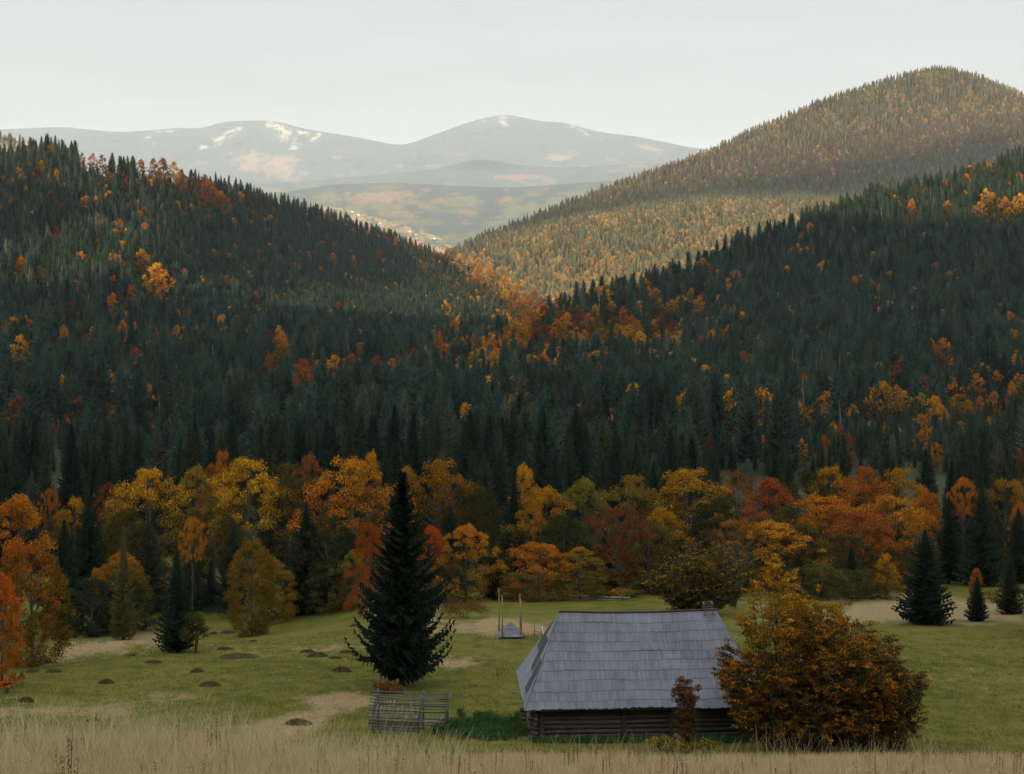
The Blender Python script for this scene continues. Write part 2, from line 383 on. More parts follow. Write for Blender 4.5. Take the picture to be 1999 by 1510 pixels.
class Hill:
    """a hillside described by its distance along each line of sight from the viewpoint"""
    def __init__(s, crest, dfun, base, px0, px1, nx, ny):
        s.cx = np.array([c[0] for c in crest], float); s.cy = np.array([c[1] for c in crest], float)
        s.d = lambda px, py: dfun(px, np.maximum(py, s.crest(px))); s.base = base; s.px0, s.px1, s.nx, s.ny = px0, px1, nx, ny
    def crest(s, px): return sum(np.interp(px + o, s.cx, s.cy) for o in (-20, -10, 0, 10, 20)) / 5
    def mesh(s, name, mat, colfun=None, back=(60, -25)):
        px = np.linspace(s.px0, s.px1, s.nx); t = np.linspace(0, 1, s.ny)[:, None]
        cr = s.crest(px)[None]; py = s.base + (np.minimum(cr, s.base - 2) - s.base) * t
        PX = np.broadcast_to(px[None], py.shape); D = s.d(PX, py)
        X = (PX - CX) / F * D; Z = -(py - YH) / F * D
        Xb, Yb, Zb = [X], [D], [Z]
        for k in range(1, 7):
            Yb.append(D[-1:] + back[0] * k * k); Xb.append(X[-1:] + X[-1:] / D[-1:] * back[0] * k * k); Zb.append(Z[-1:] + back[1] * k * k)
        X = np.concatenate(Xb); Y = np.concatenate(Yb); Z = np.concatenate(Zb)
        at = None
        if colfun is not None:
            c = colfun(PX, py); c = np.concatenate([c] + [c[-1:]] * 6).reshape(-1, 3); at = {'col': c}
        me = mesh(name, np.stack([X, Y, Z], -1).reshape(-1, 3), [grid_idx(s.nx, Z.shape[0])], [mat], None, True, at)
        return tag(link(name, me), kind='structure')
    def solve(s, x, y):
        """world x,y -> px, py on the hill, ok"""
        px = CX + x / y * F; lo = s.crest(px); hi = np.full_like(px, s.base, dtype=float)
        ok = (s.d(px, lo) > y) & (s.d(px, hi) < y) & (px > s.px0) & (px < s.px1) & (lo < s.base - 3)
        for _ in range(22):
            mid = (lo + hi) / 2; far = s.d(px, mid) > y
            lo = np.where(far, mid, lo); hi = np.where(far, hi, mid)
        return px, (lo + hi) / 2, ok
    def scatter(s, spacing, y0, y1, p0, p1, seed):
        r = np.random.default_rng(seed)
        ys = np.arange(y0, y1, spacing * .87); X = []; Y = []
        for k, y in enumerate(ys):
            xs = np.arange((p0 - CX) / F * y, (p1 - CX) / F * y, spacing) + (k % 2) * spacing / 2
            X.append(xs + r.uniform(-.45, .45, len(xs)) * spacing); Y.append(np.full(len(xs), y) + r.uniform(-.4, .4, len(xs)) * spacing)
        X = np.concatenate(X); Y = np.concatenate(Y); px, py, ok = s.solve(X, Y)
        X, Y, px, py = X[ok], Y[ok], px[ok], py[ok]
        cp = []; q = p0
        while q < p1:      # trees standing on the crest itself
            for k in range(2):
                q_ = q + r.uniform(-3, 3); c_ = float(s.crest(np.array([q_]))[0]) + r.uniform(0, 5)
                if s.px0 < q_ < s.px1 and c_ < s.base - 60: cp.append((q_, c_))
            q += spacing / float(s.d(np.array([q]), s.crest(np.array([q])))[0]) * F * 1.1
        cp = np.array(cp).reshape(-1, 2); cd = s.d(cp[:, 0], cp[:, 1])
        if len(cp) and y1 > 2500:
            X = np.concatenate([X, (cp[:, 0] - CX) / F * cd]); Y = np.concatenate([Y, cd]); px = np.concatenate([px, cp[:, 0]]); py = np.concatenate([py, cp[:, 1]])
        return X, Y, -(py - YH) / F * Y, px, py
    def at(s, px, py):
        d = float(s.d(np.array([px], float), np.array([py], float))[0]); return P(px, py, d)

def d_left(px, py):
    b = np.interp(py, [270, 500, 700, 800, 900, 1000, 1100], [1500, 1150, 820, 620, 410, 300, 240])
    mlt = 1 + 1.05 * sst(150, 1050, px) * sst(780, 540, py)
    return b * mlt * (1 + .028 * fbm(px / 170, py / 120, 3))
def d_right(px, py):
    b = np.interp(py, [290, 430, 600, 700, 800, 900, 1000, 1100], [1480, 1280, 1050, 860, 650, 420, 300, 240])
    mlt = 1 - .10 * sst(1300, 1050, px) * sst(800, 650, py)
    return b * mlt * (1 + .028 * fbm(px / 160 + 40, py / 120, 3))
SPUR = ([800, 900, 1000, 1100, 1200, 1300, 1380, 1560, 1700, 2100], [560, 515, 478, 446, 428, 412, 400, 402, 420, 460])
MCREST = ([760, 880, 1000, 1200, 1380, 1450, 1600, 1740, 1830, 1900, 1999, 2300, 2900], [600, 500, 448, 366, 304, 268, 204, 158, 136, 150, 190, 290, 420])
def d_mount(px, py):
    b = np.interp(py, [110, 250, 400, 480, 620, 720], [4500, 4050, 3500, 3000, 2450, 2250])
    c = np.interp(px, *SPUR)
    b = b + 420 * sst(c + 6, c - 22, py) * sst(900, 1080, px) - 250 * sst(1100, 880, px) * sst(350, 550, py) * 0
    cr_ = np.interp(px, *MCREST)
    return b * (1 + .022 * fbm(px / 120 + 7, py / 70, 4) * sst(0, 90, py - cr_))
LEFT = Hill([(-900, 330), (-400, 320), (-200, 312), (0, 328), (60, 316), (100, 306), (200, 345), (300, 352), (450, 378), (600, 418), (700, 450), (850, 503), (950, 562), (1090, 632), (1250, 720), (1500, 860)], d_left, 1060, -900, 1500, 180, 110)
RIGHT = Hill([(500, 980), (800, 800), (900, 742), (1000, 682), (1090, 648), (1150, 620), (1270, 578), (1350, 545), (1500, 482), (1560, 455), (1700, 410), (1850, 372), (1999, 326), (2300, 280), (2900, 260)], d_right, 1060, 500, 2900, 180, 110)
MOUNT = Hill([(760, 600), (880, 500), (1000, 448), (1200, 366), (1380, 304), (1450, 268), (1600, 204), (1740, 158), (1830, 136), (1900, 150), (1999, 190), (2300, 290), (2900, 420)], d_mount, 715, 760, 2900, 260, 150)
LEFT.mesh('hills', FLOOR); RIGHT.mesh('hills', FLOOR); MOUNT.mesh('mountain', MFLOOR, None, (80, -30))

# far ranges
def far_mat(name, sc):
    m, nt, out = newmat(name)
    tc = nt.nodes.new('ShaderNodeTexCoord')
    n = noise(nt, sc, tc.outputs['Object'], 6, .7)
    c = attr(nt, 'col').outputs['Color']
    hs = nt.nodes.new('ShaderNodeHueSaturation'); nt.links.new(c, hs.inputs['Color'])
    nt.links.new(mapr(nt, n, .3, .7, .55, 1.45), hs.inputs['Value'])
    principled(nt, out, hs.outputs[0], .95, .05, n, 1., 25.); return m
FARM = far_mat('far_slope', .02)
CON = np.array([.050, .060, .048]); ORA = np.array([.22, .125, .07]); PAL = np.array([.30, .22, .12]); MEA = np.array([.17, .155, .06]); SCR = np.array([.38, .35, .25])
def blend(c, col, f): f = np.clip(f, 0, 1)[..., None]; return c * (1 - f) + col * f
def col_range(px, py):
    c = np.broadcast_to(CON * .7, px.shape + (3,)).copy()
    n = fbm(px / 30, py / 12, 5); n2 = fbm(px / 9 + 50, py / 5, 4)
    c = blend(c, ORA, 3 * (n - .25) * sst(285, 310, py))
    g = gauss2(px, py, 520, 318, 70, 26, .25)
    c = blend(c, ORA * 1.1, sst(.35, .75, g + .5 * n2 + .3 * n))
    c = blend(c, ORA, sst(.4, .65, gauss2(px, py, 1090, 308, 30, 7) + .3 * n2))
    c = blend(c, ORA, sst(.4, .65, gauss2(px, py, 1265, 288, 30, 5, .2) + .3 * n2))
    scree = [(432, 270, 34, 7, -.5), (455, 255, 22, 5, -.3), (400, 286, 14, 4, -.3), (545, 250, 30, 7, .35), (560, 266, 22, 10, .5), (574, 283, 8, 10, .2), (535, 243, 18, 5, .1), (618, 268, 12, 5, -.5), (590, 258, 20, 4, .2),
             (330, 256, 18, 2.5, 0), (290, 268, 8, 3, 0), (300, 280, 5, 3, 0), (975, 228, 16, 3, .1), (985, 240, 12, 4, .5), (945, 236, 6, 2, 0), (1128, 250, 14, 4, .5), (1145, 262, 6, 3, .5), (1172, 275, 4, 3, 0)]
    s_ = 0
    for (a, b, sx, sy, r_) in scree: s_ = np.maximum(s_, gauss2(px, py, a, b, sx, sy, r_))
    c = blend(c, SCR, sst(.35, 1.0, s_ + 1.0 * n2 + .8 * fbm(px / 4, py / 2.5, 3)) * (s_ > .12))
    return c
def col_mid(px, py):
    c = np.broadcast_to(CON * 1.1, px.shape + (3,)).copy()
    n = fbm(px / 40, py / 14, 5); n2 = fbm(px / 10 + 80, py / 5, 4)
    c = blend(c, MEA * .8, 2.5 * (n + .05) * sst(330, 400, py))
    c = blend(c, ORA, 3 * (fbm(px / 26 + 33, py / 9, 4) - .2))
    c = blend(c, ORA * 1.1, sst(.4, .8, gauss2(px, py, 745, 384, 90, 15) + .7 * n2))
    c = blend(c, ORA, sst(.45, .7, gauss2(px, py, 1010, 345, 70, 6) + .3 * n2))
    c = blend(c, CON * .35, gauss2(px, py, 945, 318, 60, 12) * 1.3)
    return c
def col_village(px, py):
    c = np.broadcast_to(PAL, px.shape + (3,)).copy()
    return blend(c, CON * 2, 3 * (fbm(px / 8, py / 4, 4) + .06))
def col_dark(px, py): return np.broadcast_to(CON * .7, px.shape + (3,)).copy()
K = 1
H_range = Hill([(-900, 262), (0, 252), (120, 247), (230, 258), (290, 254), (360, 248), (388, 252), (440, 236), (530, 234), (600, 252), (700, 268), (785, 285), (860, 258), (920, 236), (980, 222), (1030, 230), (1060, 238), (1100, 237), (1160, 256), (1250, 267), (1350, 288), (1500, 300), (2400, 330)],
    lambda px, py: np.interp(py, [215, 300, 380], [41000, 37000, 33500]) * (1 + .02 * fbm(px / 50, py / 30, 4)), 380, -600, 2500, 700, 90)
H_range.mesh('mountains', FARM, col_range, (300, -130))
H_blue = Hill([(-900, 372), (300, 366), (560, 356), (700, 344), (850, 330), (900, 317), (945, 309), (1000, 321), (1100, 327), (1250, 319), (1400, 312), (1700, 320), (2400, 350)],
    lambda px, py: np.interp(py, [300, 400], [29000, 25500]) * (1 + .015 * fbm(px / 60 + 5, py / 30, 4)), 400, -500, 2400, 400, 40)
H_blue.mesh('hills', FARM, col_mid, (80, -30))
H_foot = Hill([(-900, 400), (400, 384), (560, 374), (640, 360), (760, 356), (880, 362), (1000, 366), (1200, 352), (1400, 340), (2400, 380)],
    lambda px, py: np.interp(py, [340, 420, 520], [20000, 15500, 11500]) * (1 + .02 * fbm(px / 70 + 15, py / 35, 4)), 520, -500, 2400, 500, 80)
H_foot.mesh('hills', FARM, col_mid, (60, -20))
H_vill = Hill([(300, 400), (560, 402), (640, 402), (690, 410), (760, 429), (820, 449), (866, 464), (885, 480), (930, 540)],
    lambda px, py: np.interp(py, [380, 480, 560], [10000, 8400, 7200]) * (1 + .01 * fbm(px / 40 + 5, py / 20, 4)), 560, 300, 930, 200, 60)
H_vill.mesh('hills', FARM, col_village, (30, -8))
H_knoll = Hill([(-900, 230), (-100, 252), (0, 266), (45, 276), (90, 320), (160, 380)],
    lambda px, py: np.interp(py, [200, 420], [2700, 2100]) * np.ones_like(px), 420, -900, 160, 80, 24)
H_knoll.mesh('hills', FARM, col_village, (30, -10))
me = mesh('valley_floor', [(-23000, -1400, -130), (23000, -1400, -130), (23000, 56000, -130), (-23000, 56000, -130)], [np.array([[0, 1, 2, 3]])], [FLOOR])
tag(link('valley_floor', me), kind='structure')

# unseen ridge added left of and behind the viewpoint, crest shaped to shade the valley
SU = [(900, 370), (500, 355), (0, 340), (-208, 318), (-385, 306), (-500, 250), (-640, 195), (-725, 145), (-840, 145), (-880, 235), (-930, 275), (-1000, 290), (-1084, 322), (-1150, 325), (-1300, 150), (-1700, 80), (-2400, 0)]
ua = np.arange(-2400, 901, 25.); S_ = np.interp(ua, [q[0] for q in SU][::-1], [q[1] for q in SU][::-1])
hA, sA = R(SUN_AZ), 0
w0 = np.full(len(ua), -500.); hw_ = np.full(len(ua), 420.)
rows = []
for k in (-1, -.6, -.25, 0, .25, .6, 1):
    w = w0 + k * hw_
    crestz = S_ - w0 * SUN_T + 14 * fbm(ua / 120, ua * 0 + 3, 3)
    z = -130 + (crestz + 130) * (1 - abs(k) ** 1.1)
    rows.append(np.stack([w * sin(hA) + ua * cos(hA), w * cos(hA) - ua * sin(hA), z], -1))
me = mesh('hills', np.array(rows).reshape(-1, 3), [grid_idx(len(ua), 7)], [MFLOOR], None, True)
tag(link('hills', me), kind='structure')

# unseen cloud bank added far behind the viewpoint, outside the haze: shaped to shade the big mountain
SHADE_CLO = [(-1800, 588, 850), (-1600, 632, 955), (-1480, 810, 1040), (-1300, 907, 1125), (-1122, 955, 1205), (-940, 1055, 1335), (-761, 1158, 1405), (-600, 1235, 1450), (-300, 1290, 1515), (0, 1340, 1540)]
cu = np.linspace(-1800, 0, 110); lo_ = np.interp(cu, [c[0] for c in SHADE_CLO], [c[1] for c in SHADE_CLO]); hi_ = np.interp(cu, [c[0] for c in SHADE_CLO], [c[2] for c in SHADE_CLO])
nc = 20; ph_ = np.arange(nc) * 2 * pi / nc; endf = np.clip(np.minimum(cu + 1800, 0 - cu) / 90, .02, 1) ** .5
mid_ = (lo_ + hi_) / 2; rv_ = (hi_ - lo_) / 2 * endf
bump_ = 1 + .16 * fbm(cu[:, None] / 60, np.cos(ph_)[None] * 2 + 5, 3)
vv = mid_[:, None] + rv_[:, None] * np.sin(ph_)[None] * bump_; ww = -14000 + 260 * np.cos(ph_)[None] * bump_ * endf[:, None]
zz_ = vv - ww * SUN_T
Vc = np.stack([ww * sin(hA) + cu[:, None] * cos(hA), ww * cos(hA) - cu[:, None] * sin(hA), zz_], -1).reshape(-1, 3)
i_ = np.arange(len(cu) - 1)[:, None] * nc; j_ = np.arange(nc)[None]; k_ = (j_ + 1) % nc
m, nt, out = newmat('shade_cloud_white'); principled(nt, out, mixrgb(nt, noise(nt, .004), (.8, .8, .8), (.9, .9, .9)), 1., 0.); SHADE_CLOUDM = m
tag(link('added_shade_cloud', mesh('added_shade_cloud', Vc, [np.stack([i_ + j_, i_ + k_, i_ + nc + k_, i_ + nc + j_], -1).reshape(-1, 4)], [SHADE_CLOUDM], None, True)), kind='structure')

# ------------------------------------------------------------------ tree builders
def spruce_mesh(name, h, r, nb, K=3, seed=0, power=.85, mats=None, tips=.25, bare=.05, thick=.16, wide=.30, trunk=True):
    """spruce: whorls of drooping branches with upturned tips; K twig pairs per branch"""
    g = np.random.default_rng(seed); mb = MB()
    if trunk: mb.tube([(0, 0, -1.2), (0, 0, h * .5), (0, 0, h)], [h * .014, h * .009, .01], 6, 1)
    zr = np.sort(((np.arange(nb) + g.random(nb)) / nb) ** 1.05) ; z = h * (bare + (1 - bare) * zr * .985)
    az = (np.arange(nb) * 2.399 + g.uniform(-.4, .4, nb))
    prof = np.clip((1 - (z / h)), 0, 1) ** power
    Ln = r * prof * g.uniform(.72, 1.12, nb) * np.where(z < h * (bare + .06), .8, 1) + .02 * r
    drop = .32 + .25 * (1 - z / h)
    s = np.linspace(0, 1, K + 1)
    up = tips
    # spine: out and down, then the tip lifts
    rad = Ln[:, None] * s[None]
    zz = z[:, None] + Ln[:, None] * (-drop[:, None] * s[None] + (drop[:, None] * .55 + up) * s[None] ** 2.4)
    ca, sa = np.cos(az)[:, None], np.sin(az)[:, None]
    SP = np.stack([rad * ca, rad * sa, zz], -1)          # nb,K+1,3
    side = np.stack([-sa, ca, ca * 0], -1)               # nb,1,3
    out = np.stack([ca, sa, ca * 0], -1)
    wdt = (Ln[:, None] * wide * (1.15 - s[None]) + .02) * g.uniform(.8, 1.2, (nb, K + 1))
    V = []; T = []
    for sg in (-1, 1):
        for k in range(K + 1):
            p = SP[:, k]; w = wdt[:, k:k + 1] * (1 if k else .7)
            hang = thick * Ln[:, None] * g.uniform(.5, 1.3, (nb, 1)) * (1.1 - .6 * s[k])
            tip = p + side[:, 0] * sg * w + out[:, 0] * w * .7; tip[:, 2:3] -= hang
            q = p + (out[:, 0] * Ln[:, None] / K * .9) * (1 if k < K else .5)
            if k < K: q = SP[:, k + 1].copy()
            else: q[:, 2:3] += up * Ln[:, None] / K
            base = p - out[:, 0] * Ln[:, None] / K * .35 * (k > 0)
            V.append(np.stack([base, q, tip], 1))
    # hanging twigs under the spine
    for k in range(1, K + 1):
        p = SP[:, k]; q = SP[:, k - 1]; md = (p + q) / 2 + side[:, 0] * g.uniform(-.08, .08, (nb, 1)) * Ln[:, None]
        md[:, 2:3] -= thick * 1.5 * Ln[:, None] * g.uniform(.5, 1.3, (nb, 1))
        V.append(np.stack([q, p, md], 1))
    V = np.concatenate(V).reshape(-1, 3)
    mb.add(V, None, np.arange(len(V)).reshape(-1, 3), 0)
    # dense inner foliage round the trunk
    nz, na = 9, 7; zc_ = np.linspace(h * (bare + .02), h * .97, nz); a_ = np.arange(na) * 2 * pi / na
    rc = r * .50 * np.clip(1 - zc_ / h, 0, 1) ** power
    rc_ = rc[:, None] * g.uniform(.7, 1.25, (nz, na)); zz_ = zc_[:, None] - rc[:, None] * g.uniform(0, .6, (nz, na))
    CV = np.stack([rc_ * np.cos(a_), rc_ * np.sin(a_), zz_], -1).reshape(-1, 3)
    i_ = np.arange(nz - 1)[:, None] * na; j_ = np.arange(na)[None]; k_ = (j_ + 1) % na
    mb.add(CV, np.stack([i_ + j_, i_ + k_, i_ + na + k_, i_ + na + j_], -1).reshape(-1, 4), None, 0)
    # leader
    mb.add([(0, 0, h * 1.02), (r * .05, 0, h * .93), (-r * .05, r * .04, h * .93), (0, -r * .05, h * .93)], None, [(0, 1, 2), (0, 2, 3), (0, 3, 1)], 0)
    return mb.build(name, mats or [NEEDLE, BARK])

def crown_leaves(g, centres, radii, per, size, flat=.5, outc=None, hang=0.):
    """leaf quads in flattened clumps; centres (n,3) radii (n,)"""
    n = len(centres); tot = n * per
    c = np.repeat(centres, per, 0); rr = np.repeat(radii, per)
    v = g.normal(size=(tot, 3)); v /= np.linalg.norm(v, axis=1)[:, None]; v *= (g.random(tot) ** .45)[:, None]
    v[:, 2] *= flat
    p = c + v * rr[:, None]
    p[:, 2] -= hang * np.hypot(v[:, 0], v[:, 1]) * rr
    nrm = g.normal(size=(tot, 3)) * .5 + np.array([0, 0, .45]) + v * 1.3; nrm /= np.linalg.norm(nrm, axis=1)[:, None]
    a = np.cross(nrm, g.normal(size=(tot, 3))); a /= np.linalg.norm(a, axis=1)[:, None] + 1e-9; b = np.cross(nrm, a)
    sz = size * g.uniform(.6, 1.35, tot)[:, None]
    V = np.stack([p - a * sz, p - b * sz * .55, p + a * sz, p + b * sz * .55], 1)
    return V.reshape(-1, 3), np.arange(tot * 4).reshape(-1, 4)

def broad_parts(seed, n=110, per=60, size=.022, shape='egg', flat=.45, clump=.13, base=.12, irr=.22, limbs=16, inner=.35):
    """unit broadleaf: height 1, half width about .5 -> (crown mesh, trunk mesh)"""
    g = np.random.default_rng(seed)
    th = g.uniform(0, 2 * pi, n); u = g.random(n)
    zc = base + (1 - base) * u
    if shape == 'egg': prof = np.sin(np.clip((u * .93 + .07), 0, 1) ** .75 * pi) ** .6
    elif shape == 'round': prof = np.sqrt(np.clip(1 - (2 * u - .95) ** 2, .05, 1))
    elif shape == 'column': prof = np.clip(1 - u, 0, 1) ** .55 * np.clip(u * 6 + .4, 0, 1)
    elif shape == 'vase': prof = (.35 + .65 * u) * np.clip((1.05 - u) * 4, 0, 1) ** .5
    else: prof = np.clip(1.02 - u, 0, 1) ** .8
    if shape in ('egg', 'round'): prof = np.where(u < .45, np.maximum(prof, .55 + .5 * u), prof)
    ph = g.uniform(0, 6, 3)
    lob = 1 + irr * (np.sin(2 * th + ph[0] + 3 * u) + .7 * np.sin(3 * th + ph[1] - 5 * u) + .5 * np.sin(5 * th + ph[2] + 9 * u)) / 1.5
    rad = .44 * prof * lob * (inner + (1 - inner) * g.random(n) ** .35)
    cen = np.stack([rad * np.cos(th), rad * np.sin(th), zc - clump * .35 * u], -1)
    rs = clump * g.uniform(.6, 1.25, n) * (1 - .25 * u)
    V, Q = crown_leaves(g, cen, rs, per, size, flat, hang=.35)
    crown = MB(); crown.add(V, Q)
    z = V[:, 2]
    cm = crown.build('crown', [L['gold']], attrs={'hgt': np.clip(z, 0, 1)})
    tr = MB()
    tr.tube([(0, 0, -.06), (.01, 0, .25), (0, .01, .6), (0, 0, .85)], [.022, .017, .009, .003], 6)
    for i in g.choice(n, min(limbs, n), replace=False):
        c = cen[i]; s0 = max(.08, c[2] * .55)
        tr.tube([(0, 0, s0), (c[0] * .5, c[1] * .5, (s0 + c[2]) / 2 + .0), tuple(c)], [.008, .005, .0015], 4, cap=False)
    return cm, tr.build('trunk', [BARK], True)

print('protos')
HI = [spruce_mesh('crown', 1, 1, 2, 2)]  # placeholder replaced below
def spruce_pair(seed, h, r, nb, K, **kw):
    cr = spruce_mesh('crown', h, r, nb, K, seed, trunk=False, mats=[NEEDLE_NEAR], **kw)
    t = MB(); t.tube([(0, 0, -1.0), (0, 0, h * .3), (.02, 0, h * .7), (0, 0, h * .99)], [h * .017, h * .012, h * .006, .01], 7)
    return cr, t.build('trunk', [BARK], True)
SP_NEAR = [spruce_pair(11 + i, 18, [3.0, 3.6, 2.7][i], 330, 6, power=[.8, .7, .9][i], thick=.15, wide=.26) for i in range(3)]
SP_MID = [spruce_mesh('mid_spruce', 22, [3.1, 3.6, 2.8, 3.3][i], 280, 4, 30 + i, power=[.58, .68, .5, .62][i], bare=[.08, .12, .3, .05][i], mats=[NEEDLE_BAND, BARK]) for i in range(4)]
SP_FAR = [spruce_mesh('far_spruce', 22, [3.5, 4.1, 3.0, 3.8, 3.3, 4.6, 2.7][i], [96, 96, 96, 96, 96, 70, 60][i], 2, 50 + i, power=[.52, .62, .42, .55, .38, .5, .3][i], bare=[.12, .18, .3, .1, .22, .1, .45][i], thick=.24, wide=.42) for i in range(7)]
_bk = dict(size=.0088, clump=.105, flat=.5, inner=.45)
B_HI = [broad_parts(101, 125, 165, shape='egg', base=.03, **_bk), broad_parts(102, 135, 165, shape='round', irr=.3, base=.06, **_bk), broad_parts(103, 105, 165, shape='column', irr=.2, base=.03, **_bk),
        broad_parts(104, 115, 165, shape='vase', irr=.35, **_bk), broad_parts(105, 125, 165, shape='egg', irr=.4, base=.05, **_bk), broad_parts(106, 150, 150, shape='round', irr=.42, base=.0, **_bk),
        broad_parts(107, 90, 110, shape='round', irr=.3, base=.62, size=.009, clump=.085),
        broad_parts(108, 230, 130, shape='round', irr=.12, base=.0, size=.0088, clump=.10, flat=.5, inner=.6), broad_parts(109, 230, 130, shape='egg', irr=.08, base=.0, size=.0088, clump=.10, flat=.45, inner=.6)]
B_LO = [broad_parts(201 + i, 75, 26, .028, ['egg', 'round', 'column', 'egg'][i], irr=.35, clump=.15, base=.12, limbs=6, inner=.2) for i in range(4)]
def merge_broad(cm, tm, name):
    """crown and trunk as one small far tree, unit size"""
    def arr(me):
        V = np.empty(len(me.vertices) * 3, np.float32); me.vertices.foreach_get('co', V); return V.reshape(-1, 3)
    V1, V2 = arr(cm), arr(tm); mb = MB()
    def polys(me, off):
        out_ = {3: [], 4: []}
        for p_ in me.polygons: out_[len(p_.vertices)].append([v + off for v in p_.vertices])
        return out_
    a = polys(cm, 0); b = polys(tm, len(V1)); fs = []; mi = []
    for k in (3, 4):
        for d_, mm in ((a, 0), (b, 1)):
            if d_[k]: fs.append(np.array(d_[k])); mi += [mm] * len(d_[k])
    V = np.concatenate([V1, V2])
    return mesh(name, V, fs, [L['gold'], BARK], mi, False, {'hgt': np.clip(V[:, 2], 0, 1)})
B_FAR = [merge_broad(*B_LO[i], 'far_broadleaf') for i in range(4)]
SNAG = []
for i in range(2):
    g = np.random.default_rng(70 + i); t = MB(); t.tube([(0, 0, 0), (.1, 0, 9), (0, .1, 20)], [.28, .2, .06], 5)
    for k in range(26):
        z = g.uniform(5, 19); a = g.uniform(0, 6.28); l = g.uniform(.5, 1.8) * (1.1 - z / 22)
        t.tube([(0, 0, z), (l * cos(a), l * sin(a), z - .25 * l)], [.05, .02], 3, cap=False)
    SNAG.append(t.build('dead_spruce', [PALEBARK]))

# ------------------------------------------------------------------ named trees
def spruce(px, top, base, hw, label, var=0, mat=None, name='spruce_tree', group=None):
    loc = hit(px, base) if base > 500 else at_d(px, base)
    d = loc[1]; H = (loc[2] - (-(top - YH) / F * d)) * -1
    root = bpy.data.objects.new(name, None); C.objects.link(root); root.location = loc
    root.rotation_euler = (0, 0, random.uniform(0, 6.28))
    tag(root, label, 'tree', group)
    cr, tr = SP_NEAR[var]; r0 = [3.0, 3.6, 2.7][var]
    sc = (hw / F * d / r0, hw / F * d / r0, H / 18)
    c = link('crown', cr, root, scale=sc); t = link('trunk', tr, root, scale=sc)
    if mat: c.material_slots[0].link = 'OBJECT'; c.material_slots[0].material = mat
    return root
def broad(px, top, base, hw, pal, label, var=0, name='beech_tree', cat='tree', group=None, drop=0):
    hw *= 1.42; loc = hit(px, base) if base > 500 else at_d(px, base)
    d = loc[1]; H = -(top - YH) / F * d - loc[2]
    root = bpy.data.objects.new(name, None); C.objects.link(root); root.location = loc
    tag(root, label, cat, group)
    cr, tr = B_HI[var]; w = hw / F * d * 2.1
    sc = (w, w, H)
    rz = random.uniform(0, 6.28)
    c = link('crown', cr, root, rz=rz, scale=sc); t = link('trunk', tr, root, rz=rz, scale=sc)
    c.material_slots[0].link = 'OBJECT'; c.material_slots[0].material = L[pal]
    return root
print('named trees')
